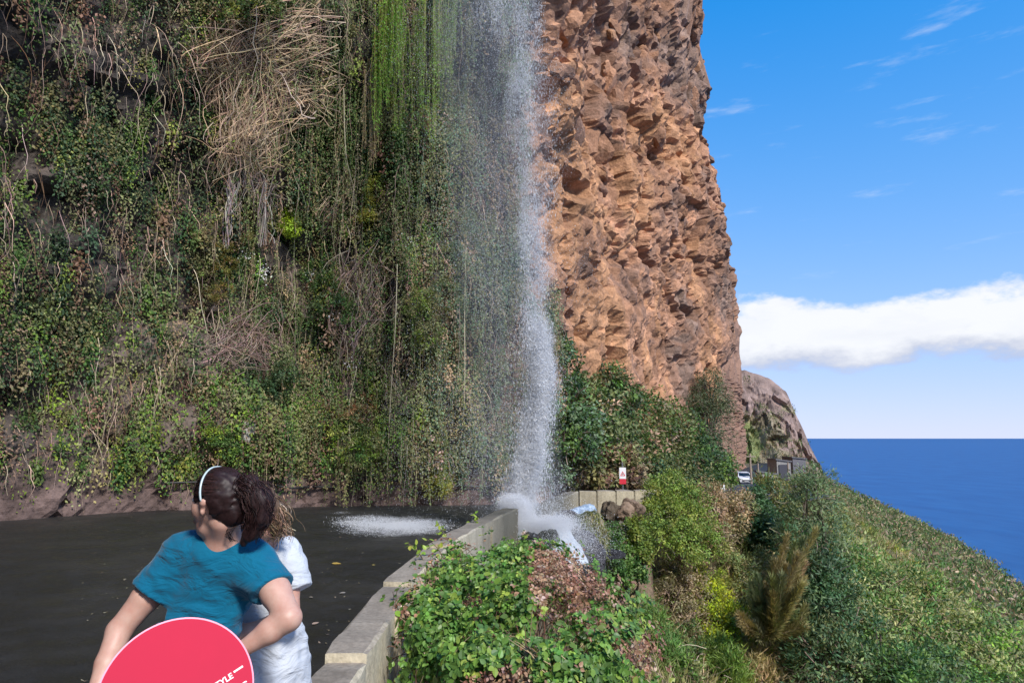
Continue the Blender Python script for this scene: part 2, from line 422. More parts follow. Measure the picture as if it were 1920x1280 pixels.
def _sea(nt, b, N, L):
    n = nz(nt, .05, 6, .6, obj=False, sc=(1, .4, 1)); L(cramp(nt, n.outputs['Fac'], [(.3, (.012, .075, .22)), (.7, (.022, .115, .29))]), b.inputs['Base Color'])
    b.inputs['Roughness'].default_value = .55; b.inputs['Specular IOR Level'].default_value = .25; bump(nt, b, n.outputs['Fac'], .4, 1.)
M['sea'] = material('sea_water', _sea)
def _tintmat(nt, b, N, L):
    a = N('ShaderNodeAttribute'); a.attribute_name = 'tint'; n = nz(nt, 60, 4)
    L(mixc(nt, 1., a.outputs['Color'], cramp(nt, n.outputs['Fac'], [(.3, .8), (.7, 1.15)]), 'MULTIPLY'), b.inputs['Base Color']); b.inputs['Roughness'].default_value = .8
M['bark'] = material('bark', _tintmat)
# ------------------------------------------------------------------ the setting: road, cliff, hillside, headland, sea
EDGE = np.array([(16, -75), (12, -40), (9, -12), (5.5, 0.2), (2.2, 2.75), (-.79, 3.2), (-.78, 3.84), (-.785, 5.5), (-.66, 7.1), (.11, 10.9),
                 (.72, 12.3), (1.42, 14.45), (2.85, 14.6), (8, 19.5), (13.5, 29), (18.5, 42), (26, 62), (34, 92), (52, 150), (118, 292), (150, 420)], float)
def road_z(y): return -.058*np.clip(np.asarray(y, float)-16, 0, 140)
def edge_dist(x, y):                      # distance to the road's seaward edge, positive outside; and the edge's y there
    p = np.stack([x, y], 1); best = np.full(len(p), 1e9); ey = np.zeros(len(p))
    for a, b in zip(EDGE[:-1], EDGE[1:]):
        ba = b-a; t = np.clip(((p-a)@ba)/(ba@ba), 0, 1); q = a+t[:, None]*ba; d = np.hypot(*(p-q).T)
        m = d < best; best[m] = d[m]; ey[m] = q[m, 1]
    poly = np.vstack([EDGE, (-400, 420), (-400, -75)]); ins = np.zeros(len(p), bool)
    for a, b in zip(poly, np.roll(poly, -1, 0)):
        c = ((a[1] > p[:, 1]) != (b[1] > p[:, 1])) & (p[:, 0] < (b[0]-a[0])*(p[:, 1]-a[1])/(b[1]-a[1]+1e-12)+a[0]); ins ^= c
    return np.where(ins, -best, best), ey
def hill_z(x, y):
    d, ey = edge_dist(x, y); far = np.clip((ey-60)/60, 0, 1)
    o = np.clip(d, 0, None)
    drop = .45+.30*np.minimum(o, .5)+(.95-.45*far)*np.clip(o-.4, 0, None)
    drop = np.where(o > 0, drop, .35)
    fp = fbm(np.stack([x*.35, y*.35, x*0], 1), 4, 3)*.55*np.clip(o/2.5, 0, 1)
    z = road_z(ey)-drop+fp; return np.maximum(z, -46)
def axis(*seg):
    a = [];
    for lo, hi, st in seg: a += list(np.arange(lo, hi, st))
    return np.array(a)
hx = axis((-60, -4, 4), (-4, 14, .25), (14, 40, .8), (40, 420, 8)); hy = axis((-80, 2, 3), (2, 24, .27), (24, 70, .9), (70, 440, 8))
X, Y = np.meshgrid(hx, hy); xx, yy = X.ravel(), Y.ravel(); HV = np.stack([xx, yy, hill_z(xx, yy)], 1)
def grid_faces(r, c, flip=False):
    i = (np.arange(r-1)[:, None]*c+np.arange(c-1)[None]).ravel(); q = np.stack([i, i+1, i+c+1, i+c], 1)
    return q[:, ::-1] if flip else q
hill = mk('hillside', HV, grid_faces(len(hy), len(hx)), M['soil'], smooth=True); tag(hill, 'steep earth bank falling from the road to the sea', kind='structure')
s = 30000.
sea = mk('sea', [(-s, -s, -40), (s, -s, -40), (s, s, -40), (-s, s, -40)], [[0, 1, 2, 3]], M['sea']); tag(sea, 'blue sea reaching to the horizon', kind='structure')

# cliff: path of its foot from behind the camera, round the road, to the sunlit nose
CP = np.array([(-6, -78), (1, -60), (5.6, -46), (5.8, -33), (1, -25), (-7, -19), (-12.5, -9), (-14, 3), (-12.6, 12), (-8.5, 17.3), (-3.2, 19.2), (.4, 20.3),
               (2.0, 23.2), (5.2, 28.8), (9.6, 35.2), (14.6, 42), (15.2, 46), (11, 56), (7, 72), (12, 100), (40, 150), (80, 230)], float)
for _ in range(3):                        # round the corners
    q = np.empty((len(CP)*2-2, 2)); q[0::2] = CP[:-1]*.75+CP[1:]*.25; q[1::2] = CP[:-1]*.25+CP[1:]*.75; CP = np.vstack([CP[:1], q, CP[-1:]])
sl = np.concatenate([[0], np.cumsum(np.hypot(*np.diff(CP, axis=0).T))])
def s_at(x, y): return sl[np.argmin((CP[:, 0]-x)**2+(CP[:, 1]-y)**2)]
s0, s1 = s_at(-14, 3), s_at(14.3, 46); sS = axis((0, s0, 2.2), (s0, s1, .15), (s1, sl[-1], 3.5))
zS = axis((-12, -1, 2.2), (-1, 16, .14), (16, 31, .19), (31, 62, 2.5))
bx, by = np.interp(sS, sl, CP[:, 0]), np.interp(sS, sl, CP[:, 1])
tx, ty = np.gradient(bx, sS), np.gradient(by, sS)
for _ in range(20): tx[1:-1] = (tx[:-2]+tx[1:-1]*2+tx[2:])/4; ty[1:-1] = (ty[:-2]+ty[1:-1]*2+ty[2:])/4
l = np.hypot(tx, ty); nx, ny = ty/l, -tx/l
ncol = len(sS); S2, Z2 = np.meshgrid(np.arange(ncol), zS); si = S2.ravel(); cz = Z2.ravel()
hk = np.interp(sS, [0, s_at(5, -48), s_at(3, -27), s_at(-8, -18), s_at(-13, -6), s_at(-13.5, 6), s_at(-9, 17), s_at(0, 20), s_at(9, 35), sl[-1]], [.2, .2, .15, .1, .1, .12, .3, .5, .75, .75])[si]  # unseen cliff behind the camera kept low to let sky light in
cz = np.where(cz > 16, 16+(cz-16)*np.where((bx[si] > -4) & (by[si] > 10) & (cz < 31), 1, hk), cz); cz = np.where((bx[si] > -4) & (by[si] > 10) & (Z2.ravel() > 31), 31+(Z2.ravel()-31)*hk, cz)
base = np.stack([bx[si], by[si], cz+road_z(by[si])], 1); nor = np.stack([nx[si], ny[si], np.zeros(len(si))], 1)
orange = np.clip((base[:, 0]-(-.45+.25*fbm(np.stack([cz*.4, cz*0, cz*0], 1), 3, 9)))/.8, 0, 1)*(base[:, 1] > 15)
leftw = np.clip(1-(base[:, 0]-.2)/3, 0, 1)*np.clip((base[:, 1]-2)/8, 0, 1)
ov = leftw*.27*np.clip(cz-8, 0, 27)

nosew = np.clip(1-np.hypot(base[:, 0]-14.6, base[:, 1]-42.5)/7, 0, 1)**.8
ovn = np.interp(cz+road_z(base[:, 1]), [0, 6, 7.4, 13.5, 16, 17.8, 19.8, 21.5, 25.6, 29, 60], [-2.0, -1.5, -.25, .1, -.25, -.65, -1.9, -2.3, -1.45, -1.55, -1.2])
q = base+nor*ov[:, None]
d1, o1, e1 = cells(q/np.array([2.1, 2.1, 2.4]), 11); d2, o2, e2 = cells(q/.85+3.3, 31); d3, o3, e3 = cells(q/.36+7.7, 57)
def facet(rid, off): return (rid[:, 0]-.5)+((rid[:, 1:4]-.5)*off).sum(1)*1.05
soft = np.clip((15.0+3*fbm(q*.12, 3, 71)-(cz))/5, 0, 1)*orange          # lower orange tuff is finer, blocks above
dsp = facet(d1, o1)*(.66-.5*soft)+facet(d2, o2)*(.20-.11*soft)+facet(d3, o3)*(.12-.05*soft)+fbm(q*.16, 4, 5)*.9+fbm(q*2.2, 4, 8)*.11
crack = -np.exp(-(e2/.09)**2)*.12*(1-.6*soft)-np.exp(-(e1/.05)**2)*.22*(1-.6*soft)
holes = -np.clip(fbm(q*np.array([.8, .8, 1.1]), 4, 91)-.36, 0, 1)*2.0*(1-.55*soft)*orange
dsp = (dsp+crack+holes)*(1-.5*np.clip(leftw*(cz < 1.3), 0, 1))
CV = q+nor*dsp[:, None]; CV[:, 0] += nosew*ovn; CV[:, 2] += .05*fbm(q*1.3, 3, 63)
pale = np.array([.47, .25, .135]); tan = np.array([.40, .215, .13]); brown = np.array([.30, .175, .12]); grey = np.array([.25, .165, .125]); dark = np.array([.11, .085, .075])
n1 = fbm(q*.23, 4, 41)+.45*(d2[:, 3]-.5)+.4*(d1[:, 2]-.5); n2 = fbm(q*.5+9, 4, 43)
up = np.clip((cz-13)/9, 0, 1)
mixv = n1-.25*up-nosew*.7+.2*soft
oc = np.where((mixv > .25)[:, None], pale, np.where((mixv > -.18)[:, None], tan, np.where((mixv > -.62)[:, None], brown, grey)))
oc = oc*(1+.25*n2)[:, None]*(.72+.5*d2[:, 0:1])*(.85+.3*d3[:, 0:1])
lc = np.where((n1 > .1)[:, None], np.array([.16, .125, .105]), np.where((n1 > -.35)[:, None], np.array([.11, .09, .078]), np.array([.07, .06, .053])))
foot = np.clip(1.5-cz, 0, 1)[:, None]; lc = lc*(1-foot)+foot*np.array([.15, .105, .095])*(1+.3*n2)[:, None]*(.7+.6*d2[:, 0:1])
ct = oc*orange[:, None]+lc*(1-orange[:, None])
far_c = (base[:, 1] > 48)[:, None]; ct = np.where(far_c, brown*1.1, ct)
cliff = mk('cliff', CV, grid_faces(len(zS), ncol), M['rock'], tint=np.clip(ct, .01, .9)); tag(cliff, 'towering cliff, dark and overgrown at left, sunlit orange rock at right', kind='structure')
top = mk('cliff_top', np.vstack([CV[-ncol:], CV[-ncol:]*np.array([1, 1, 1])+np.array([-90, 40, 4])]), grid_faces(2, ncol), M['soil'], cliff); 
cpx, cpy = project(CV); left_ok = (si >= 0) & (base[:, 1] > 4) & (leftw > .05)
def at_cliff(px, py, right=False):
    m = (orange > .6) & (base[:, 1] < 44) if right else left_ok
    i = np.flatnonzero(m); j = i[np.argmin((cpx[i]-px)**2+(cpy[i]-py)**2)]; return CV[j], nor[j]
# blocks standing out of the orange face
blocks = [mesh_data('rock', *rock_shape(200+i, 2, .2), M['rock'], tint=np.ones((len(ICO2[0]), 3))*c) for i, c in
          enumerate([pale*1.05, tan*1.05, tan*.9, brown*1.1, brown*1.2, pale*.9, tan*.8, tan*1.15])]
im = np.flatnonzero((orange > .8) & (base[:, 1] < 43) & (cpy > 0) & (cpy < 560) & (cpx > 1015) & (cpx < 1375) & (fbm(q*.3, 3, 77) > -.2))
for j in rng.choice(im, 150, replace=False):
    if rng.random() > 1.15-(cpy[j]/560)*.8: continue
    o = bpy.data.objects.new('rock', blocks[rng.integers(8)]); r = rng.uniform(.3, .85)*(1.1 if cpy[j] < 300 else .55)
    o.location = CV[j]-nor[j]*r*.5; o.rotation_euler = rng.uniform(0, 6, 3); o.scale = (r*rng.uniform(.8, 1.3), r*rng.uniform(.8, 1.2), r*rng.uniform(.55, 1.1)); link(o, cliff)

# road: strip between the parapet line and the cliff foot
def strip(ts, n=14):
    L = []
    for i, (ex, ey) in enumerate(EDGE):
        d = np.hypot(CP[:, 0]-ex, CP[:, 1]-ey); 
        c = ts.get(i, tuple(CP[np.argmin(d)])); L.append([np.array([ex, ey])*(1-t)+np.array(c)*t for t in np.linspace(0, 1, n)])
    return np.array(L)
R = strip({0: (-14, -80), 1: (-2, -40), 2: (-9, -14), 3: (-16, -4), 4: (-17, 4), 5: (-17, 9), 6: (-16, 12), 7: (-14, 16), 8: (-11, 19.5), 9: (-5, 21.5), 10: (-1, 22.5), 11: (1.5, 24.5), 12: (3.5, 28), 13: (6.5, 33), 14: (10, 39), 15: (13, 45), 16: (20, 66), 17: (28, 95), 18: (45, 153), 19: (111, 295), 20: (143, 421)})
RV = np.concatenate([R, road_z(R[..., 1])[..., None]], -1); r_, c_ = RV.shape[:2]
road = mk('road', RV.reshape(-1, 3), grid_faces(r_, c_), M['road'], smooth=True); tag(road, 'dark wet asphalt road at the foot of the cliff', kind='structure')

# far headland
pxs = [1250, 1300, 1340, 1368, 1385, 1405, 1425, 1445, 1462, 1474, 1480, 1486, 1494, 1503, 1512, 1521, 1529, 1534, 1537]
pys = [560, 600, 650, 688, 691, 697, 702, 712, 722, 734, 748, 764, 782, 800, 818, 838, 856, 874, 940]
u = np.linspace(1250, 1537, 190); D = 300.
hp = np.interp(u, pxs, pys); hp = hp+3.2*fbm(np.stack([u*.05, u*0, u*0], 1), 5, 4)
ridge = np.array([P(a, b, D) for a, b in zip(u, hp)])
v = np.concatenate([np.linspace(0, 1, 90), [1.15, 1.6]]); HVl = []
for t in v:
    if t <= 1:
        foot = np.stack([ridge[:, 0]*.86+3, np.full(len(u), 205.), np.full(len(u), -46.)], 1); tt = t**1.0
        p = foot*(1-tt)+ridge*tt; p[:, 1] = foot[:, 1]*(1-t**.55)+ridge[:, 1]*t**.55
    else: p = ridge+np.array([(t-1)*30, (t-1)*260, -(t-1)*70])
    HVl.append(p)
HV2 = np.array(HVl); tt = np.repeat(v, len(u)); HV2 = HV2.reshape(-1, 3)
m = np.clip(tt*(1-tt)*6, 0, 1)*(tt < 1)
dd, oo, ee = cells(HV2/9, 3); de, oe, _ = cells(HV2/3.2, 13)
ddv = (facet(dd, oo)*4+facet(de, oe)*1.6+fbm(HV2*np.array([.16, .05, .035]), 5, 2)*4)*m; HV2[:, 1] -= ddv; HV2[:, 2] += ddv*.25
gr = fbm(HV2*np.array([.05, .02, .07]), 4, 15)+.9*(.7-tt)-(HV2[:, 0]-105)*.022
hc = np.where((gr > .35)[:, None], np.array([.12, .135, .055]), np.where((gr > -.2)[:, None], np.array([.165, .135, .09]), np.array([.17, .12, .10])))
hc = hc*1.55*(1+.35*fbm(HV2*.3, 3, 6))[:, None]*(.7+.6*de[:, 0:1])
head = mk('headland', HV2, grid_faces(len(v), len(u)), M['rock'], tint=np.clip(hc, .02, .5)); tag(head, 'distant reddish headland dropping to the sea', kind='structure')
# scrub on the headland and its talus
g = Geo(); i = rng.choice(np.flatnonzero((gr > -.35) & (tt < 1)), 3600); p = HV2[i]; k = 7
pp = np.repeat(p, k, 0)+rng.normal(0, .5, (len(p)*k, 3)); leaves(g, pp, rdir(len(pp))+np.array([0, -.3, .6]), rdir(len(pp)), rng.uniform(.3, .7, len(pp)), .4, np.repeat(pal(len(p), [(.05, .09, .03), (.12, .14, .04), (.17, .13, .06)]), k, 0))
tag(g.build('headland_scrub', M['leaf']), 'low green and dry scrub scattered over the distant headland', kind='stuff')
HP = HV; hpx, hpy = project(HP); _hd = edge_dist(HP[:, 0], HP[:, 1])[0]
def at_hill(px, py, dmax=60):
    i = np.flatnonzero((_hd > .1) & (HP[:, 1] > 2) & (HP[:, 1] < dmax)); c = (hpx[i]-px)**2+(hpy[i]-py)**2
    j = i[np.argsort(c)[:6]]; return HP[j[np.argmin(HP[j, 1])]]
# ------------------------------------------------------------------ parapets
def wall_seg(name, a, b, top0, top1, th, bot, parent, extra=0.):
    a = np.array(a); b = np.array(b); d = (b-a)/np.hypot(*(b-a)); n = np.array([d[1], -d[0]])   # n points seaward
    k = max(2, int(np.hypot(*(b-a))/.12)); rings = []
    for t in np.linspace(0, 1, k):
        c = a+(b-a)*t; z = top0+(top1-top0)*t; j = fbm(np.array([[c[0]*3, c[1]*3, i] for i in range(4)]), 3, 21)*.012
        e = .018; end = .012 if t in (0, 1) else 0
        prof = [(n*(-th-extra+end), bot), (n*(-th-extra+end), z-e), (n*(-th-extra+e+end+j[0]), z-end+j[1]), (n*(-e-end+extra+j[2]), z-end+j[3]), (n*(extra-end), z-e), (n*(extra-end), bot)]
        rings.append([(c[0]+o[0], c[1]+o[1], h) for o, h in prof])
    V, Fc = loft(rings); return mk(name, V, Fc, M['wall'], parent)
near = empty('parapet_wall', (-.75, 5, 0), 'cream concrete parapet curving along the near road edge beside the brambles', 'wall')
TOP = .55
E = [tuple(e) for e in EDGE]
wall_seg('coping_block', E[5], E[6], TOP-.055, TOP-.05, .25, -.9, near)
wall_seg('wall_panel', E[6], E[7], TOP, TOP+.0, .25, -1.2, near)
wall_seg('wall_panel', E[7], E[8], TOP+.035, TOP+.03, .25, -1.4, near)
mid = (-.33, 9.0)
wall_seg('wall_panel', E[8], mid, TOP+.055, TOP+.05, .25, -1.6, near)
wall_seg('wall_panel', mid, E[9], TOP+.05, TOP+.04, .25, -1.6, near)
def rib(a, b, t, w, par, z, bot=-1.2, out=.035):
    a = np.array(a); b = np.array(b); d = (b-a)/np.hypot(*(b-a)); n = np.array([d[1], -d[0]]); c = a+(b-a)*t+n*(out/2-.01)
    V, Q = box_geo((c[0], c[1], (z+bot)/2), (w, out+.02, z-bot), math.atan2(d[1], d[0])); return mk('rib', V, Q, M['wall'], par)
for a, b, ts in ((E[6], E[7], (.52, .60)), (E[7], E[8], (.12, .2)), (E[8], mid, (.3,)), (mid, E[9], (.12,))):
    for t in ts: rib(a, b, t, .05, near, TOP-.03, out=.02)
back = empty('parapet_wall', (2, 2.6, 0), 'concrete parapet turning along the lookout towards the viewer, mostly out of the picture', 'wall')
wall_seg('wall_panel', E[4], (E[5][0]+.29, E[5][1]-.005), TOP-.05, TOP-.055, .25, -.9, back); wall_seg('wall_panel', E[3], (E[4][0]+.02, E[4][1]-.02), TOP-.05, TOP-.05, .25, -.9, back)
farw = empty('parapet_wall', (1.5, 14.4, 0), 'sunlit cream panelled parapet on the far bend beyond the waterfall', 'wall')
wall_seg('wall_panel', E[10], E[11], TOP, TOP+.03, .22, -1.3, farw)
a, b = np.array(E[11]), np.array(E[12]); cuts = np.array([0, .27, .56, .84, 1.3])
b2 = b
for t0, t1 in zip(cuts[:-1], cuts[1:]):
    wall_seg('wall_panel', a+(b-a)*(t0+.012), a+(b-a)*(t1-.012), TOP+.04, TOP+.03, .2, -1.3, farw)
for t in cuts[1:-1]: rib(a, b, t, .05, farw, TOP-.0, -1.3, -.02)
n2 = empty('parapet_wall', (8, 19, 0), 'low parapet of the descending road hidden behind hillside bushes', 'wall')
wall_seg('wall_panel', a+(b-a)*1.32, E[13], TOP-.42, TOP-.62, .22, -1.3, n2)

# ------------------------------------------------------------------ warning sign
sb = P(1168, 912, 19.5)
sg = empty('warning_sign', (sb[0], sb[1], 0), 'small white and red warning sign on a post before the far bushes', 'sign')
V, Fc = tube_path([(sb[0], sb[1]+.04, 0), (sb[0], sb[1]+.04, 1.0)], .025); mk('post', V, Fc, plain('sign_post', (.2, .2, .2), .5, .6), sg)
M['sign_red'] = plain('sign_red', (.62, .03, .05), .4); M['sign_white'] = plain('sign_white', (.8, .78, .78), .4)
zc = P(1168, 876, 19.5)[2]; zb = P(1168, 907, 19.5)[2]; w = .19; hgt = zc-zb
V, Q = box_geo((sb[0], sb[1], zc-hgt*.34), (w, .015, hgt*.68)); mk('white_panel', V, Q, M['sign_white'], sg)
V, Q = box_geo((sb[0], sb[1], zb+hgt*.155), (w, .015, hgt*.31)); mk('red_panel', V, Q, M['sign_red'], sg)
c = np.array([sb[0], sb[1]-.012, zc-hgt*.38]); tri = [(0, .075), (-.075, -.06), (.075, -.06)]; tin = [(0, .042), (-.042, -.042), (.042, -.042)]
V = np.array([(c[0]+x, c[1]+dy, c[2]+z) for dy in (0, .006) for lst in (tri, tin) for x, z in lst])
mk('triangle', V, [np.array([(0, 1, 4, 3), (1, 2, 5, 4), (2, 0, 3, 5), (6, 9, 10, 7), (7, 10, 11, 8), (8, 11, 9, 6)])], M['sign_red'], sg)
V, Q = box_geo((sb[0], c[1]+.001, c[2]-.008), (.014, .006, .045)); mk('mark', V, Q, plain('sign_black', (.03, .03, .03)), sg)

# ------------------------------------------------------------------ hose along the foot of the cliff
hp_ = []
for px, py in [(300, 902), (380, 905), (440, 906), (490, 903), (540, 910), (590, 914), (640, 908), (690, 903), (760, 905), (820, 911), (880, 912), (940, 910)]:
    i = np.flatnonzero(left_ok & (cz < 2)); j = i[np.argmin((cpx[i]-px)**2+(cpy[i]-py)**2)]; hp_.append(CV[j]+nor[j]*.12)
hp_ = spline(hp_, 80); V, Fc = tube_path(hp_, .028, 6); tag(mk('hose', V, Fc, plain('black_rubber', (.015, .015, .016), .5), smooth=True), 'black hose draped along the rock at the foot of the overgrown cliff', 'hose')

# ------------------------------------------------------------------ rocks where the water lands
def boulder(name, loc, scale, seed, tint, label, group=None, mat=None):
    V, Fc = rock_shape(seed, 3, .35); V = V*np.array(scale); r = seed*1.7; a, b = math.cos(r), math.sin(r); V = V@np.array([(a, b, 0), (-b, a, 0), (0, 0, 1)])
    o = mk(name, V, Fc, mat or M['rock'], tint=np.tile(np.array(tint), (len(V), 1))); o.location = loc; return tag(o, label, 'rock', group)
wet = (.035, .036, .038)
boulder('boulder', P(998, 1012, 10.6), (.16, .16, .15), 3, wet, 'small black wet rock left of the blocky one below the waterfall')
boulder('boulder', P(1030, 1014, 10.6), (.22, .2, .22), 4, (.05, .055, .05), 'blocky dark wet rock standing in the white water below the parapet')
boulder('boulder', P(1066, 978, 11.6), (.26, .25, .17), 5, (.05, .04, .045), 'dark wet rock splitting the bluish run of water')
boulder('boulder', P(1102, 978, 11.4), (.22, .2, .24), 6, (.06, .07, .03), 'mossy green rock at the head of the grassy buttress')
boulder('boulder', P(1078, 1045, 10.9), (.42, .36, .36), 7, (.06, .055, .06), 'broad wet rock slab under the lower cascade')
boulder('boulder', P(1148, 962, 13.0), (.24, .22, .26), 8, (.13, .10, .07), 'dark tan boulder, left of the pair atop the buttress')
boulder('boulder', P(1170, 962, 12.9), (.2, .2, .18), 12, (.32, .22, .15), 'pale tan boulder lying between the two larger ones on the buttress')
boulder('boulder', P(1186, 955, 13.0), (.2, .2, .25), 9, (.20, .14, .10), 'upright brown boulder, right of the group atop the buttress')
boulder('boulder', P(1126, 1040, 10.9)+np.array([0, .1, 0]), (.10, .34, .10), 10, (.03, .03, .035), 'long dark slab jutting out below the thin trickle')
# buttress below the far parapet
bt = []
for z, sx, sy in ((-3.2, 1.3, .95), (-2, 1.0, .75), (-1, .85, .6), (-.45, .78, .55), (-.30, .7, .5)):
    ang = np.linspace(0, 2*math.pi, 40, endpoint=False); c = P(1172, 1000, 13.0)
    r = 1+.16*fbm(np.stack([np.cos(ang)*2.2, np.sin(ang)*2.2, np.full(40, z*.8)], 1), 3, 61); r = r*(np.abs(np.cos(ang))**4+np.abs(np.sin(ang))**4)**-.25
    bt.append(np.stack([c[0]+.02+np.cos(ang)*sx*.62*r, c[1]+.35+np.sin(ang)*sy*r, np.full(40, z)+.05*fbm(np.stack([ang*2, ang*0+z, ang*0], 1), 3, 6)], 1))
bt = np.array(bt); fine = np.array([bt[i]*(1-t)+bt[i+1]*t for i in range(4) for t in np.linspace(0, 1, 7)[:-1]]+[bt[4]])
nn_ = fbm(fine.reshape(-1, 3)*4, 3, 5).reshape(fine.shape[:2]); fine[..., 1] += nn_*.06; fine[..., 0] += nn_*.05
V, Fc = loft(fine); tag(mk('buttress', V, Fc, M['rock'], tint=np.tile((.24, .17, .12), (len(V), 1))), 'brown stone buttress with flat top below the far parapet', 'rock')

# ------------------------------------------------------------------ water
def drop_cluster(n, box, size, stretch, seed):
    r = np.random.default_rng(seed); c = np.clip(r.normal(size=(n, 3)), -2.2, 2.2)*np.array(box)
    s = size*np.exp(r.normal(0, .45, n)); o = np.array([(1, 0, 0), (-1, 0, 0), (0, 1, 0), (0, -1, 0), (0, 0, 1), (0, 0, -1)], float)*np.array([1, 1, stretch])
    V = (c[:, None]+o[None]*s[:, None, None]).reshape(-1, 3)
    T = np.array([(0, 2, 4), (2, 1, 4), (1, 3, 4), (3, 0, 4), (2, 0, 5), (1, 2, 5), (3, 1, 5), (0, 3, 5)])
    return V, (np.arange(n)[:, None, None]*6+T[None]).reshape(-1, 3)
def droplets(name, pts, scl, cluster, parent):
    src = bpy.data.objects.new('drop_source', mesh_data('drop_source', *cluster, M['drops'], smooth=True))
    me = bpy.data.meshes.new(name); me.from_pydata([tuple(p-np.array(parent.matrix_basis.translation)) for p in pts], [], [])
    for nme, arr in (('scl', scl), ('rot', rng.uniform(0, 6.28, len(pts)))):
        a = me.attributes.new(nme, 'FLOAT', 'POINT'); a.data.foreach_set('value', np.asarray(arr, np.float32))
    me.materials.append(M['drops']); o = bpy.data.objects.new(name, me); link(o, parent)
    ng = bpy.data.node_groups.new(name+'_nodes', 'GeometryNodeTree'); ng.interface.new_socket('Geometry', in_out='INPUT', socket_type='NodeSocketGeometry')
    ng.interface.new_socket('Geometry', in_out='OUTPUT', socket_type='NodeSocketGeometry')
    N = ng.nodes; L = ng.links; i = N.new('NodeGroupInput'); ou = N.new('NodeGroupOutput'); ip = N.new('GeometryNodeInstanceOnPoints')
    oi = N.new('GeometryNodeObjectInfo'); oi.inputs['Object'].default_value = src
    a1 = N.new('GeometryNodeInputNamedAttribute'); a1.inputs['Name'].default_value = 'scl'; a2 = N.new('GeometryNodeInputNamedAttribute'); a2.inputs['Name'].default_value = 'rot'
    cx = N.new('ShaderNodeCombineXYZ'); L.new(a2.outputs[0], cx.inputs['Z'])
    L.new(i.outputs[0], ip.inputs['Points']); L.new(oi.outputs['Geometry'], ip.inputs['Instance']); L.new(a1.outputs[0], ip.inputs['Scale']); L.new(cx.outputs[0], ip.inputs['Rotation'])
    L.new(ip.outputs[0], ou.inputs[0]); md = o.modifiers.new('instances', 'NODES'); md.node_group = ng; o['kind'] = 'stuff'; return o
fall = empty('waterfall', (.4, 11.7, 0), 'tall thin waterfall spraying down past the cliff onto the road edge', 'waterfall')
def fall_pts(n, ys, cs, sg, y0, y1, dep, ds, power=1.):
    y = y0+(y1-y0)*rng.random(n)**power; c = np.interp(y, ys, cs); s = np.interp(y, ys, sg) if np.ndim(sg) else sg
    wob = 22*fbm(np.stack([y*.012, y*0+dep, y*0], 1), 3, 5)
    x = c+wob*.5+rng.normal(0, 1, n)*s; d = dep+rng.normal(0, ds, n)
    return np.array([P(a, b, e) for a, b, e in zip(x, y, d)])
A = fall_pts(190, [-900, 0, 150, 300, 450, 600, 700, 800, 930], [945, 962, 985, 990, 1000, 1003, 1012, 1002, 978], [30, 30, 22, 17, 12, 12, 10, 12, 15], -700, 945, 11.7, .12)
droplets('main_stream', A, rng.uniform(.7, 1.3, len(A)), drop_cluster(620, (.06, .1, .28), .0016, 8, 1), fall)
A = fall_pts(120, [600, 700, 800, 930], [1008, 1018, 1006, 978], [10, 9, 12, 14], 610, 945, 11.7, .1)
droplets('dense_stream', A, rng.uniform(.7, 1.2, len(A)), drop_cluster(900, (.045, .08, .2), .0018, 6, 2), fall)
A = fall_pts(190, [-900, 0, 300, 600, 930], [900, 925, 945, 960, 972], [40, 42, 44, 46, 40], -700, 945, 11.9, .35)
droplets('veil', A, rng.uniform(.8, 1.5, len(A)), drop_cluster(900, (.18, .2, .3), .0013, 2.2, 3), fall)
A = fall_pts(110, [-900, 0, 300, 600, 930], [800, 840, 880, 900, 880], [50, 60, 50, 55, 80], -300, 960, 12.2, .5)
droplets('mist', A, rng.uniform(.9, 1.6, len(A)), drop_cluster(500, (.25, .3, .35), .0015, 1.6, 4), fall)
# where it strikes the parapet end and pours over the rocks
def px_cloud(n, spec, ds):
    o = []
    for px, py, d, sx, sy, w in spec:
        k = int(n*w); o += [P(px+rng.normal(0, sx), py+rng.normal(0, sy), d+rng.normal(0, ds)) for _ in range(k)]
    return np.array(o)
A = px_cloud(380, [(964, 944, 11.2, 10, 2, .10), (972, 960, 11.2, 9, 10, .22), (966, 985, 11.1, 12, 12, .2), (1000, 985, 11.2, 16, 6, .12), (1045, 1000, 10.9, 14, 12, .15), (1040, 985, 11.0, 20, 5, .06)], .1)
droplets('splash', A, rng.uniform(.5, 1.0, len(A)), drop_cluster(900, (.09, .09, .08), .0026, 1.5, 5), fall)
A = px_cloud(200, [(1070, 1025, 10.4, 26, 18, .9), (1000, 940, 11.6, 40, 25, .5), (1040, 985, 10.9, 30, 10, .6)], .2)
droplets('splash_mist', A, rng.uniform(.7, 1.3, len(A)), drop_cluster(160, (.14, .14, .12), .0018, 1.2, 6), fall)
# drops striking the road
A = []
for _ in range(210):
    t = rng.beta(2.2, 1.8); px = 635+t*190; g_ = G(px+rng.normal(0, 8), 988+ (t-.5)*10+rng.normal(0, 7), .0); A.append((g_[0], g_[1]+rng.normal(0, .15), .015+abs(rng.normal(0, .03))))
A = np.array(A); V, Tf = drop_cluster(260, (.22, .17, .016), .0028, 1.2, 7); V[:, 2] = np.abs(V[:, 2])
droplets('road_splash', A, rng.uniform(.5, 1.2, len(A)), (V, Tf), fall)
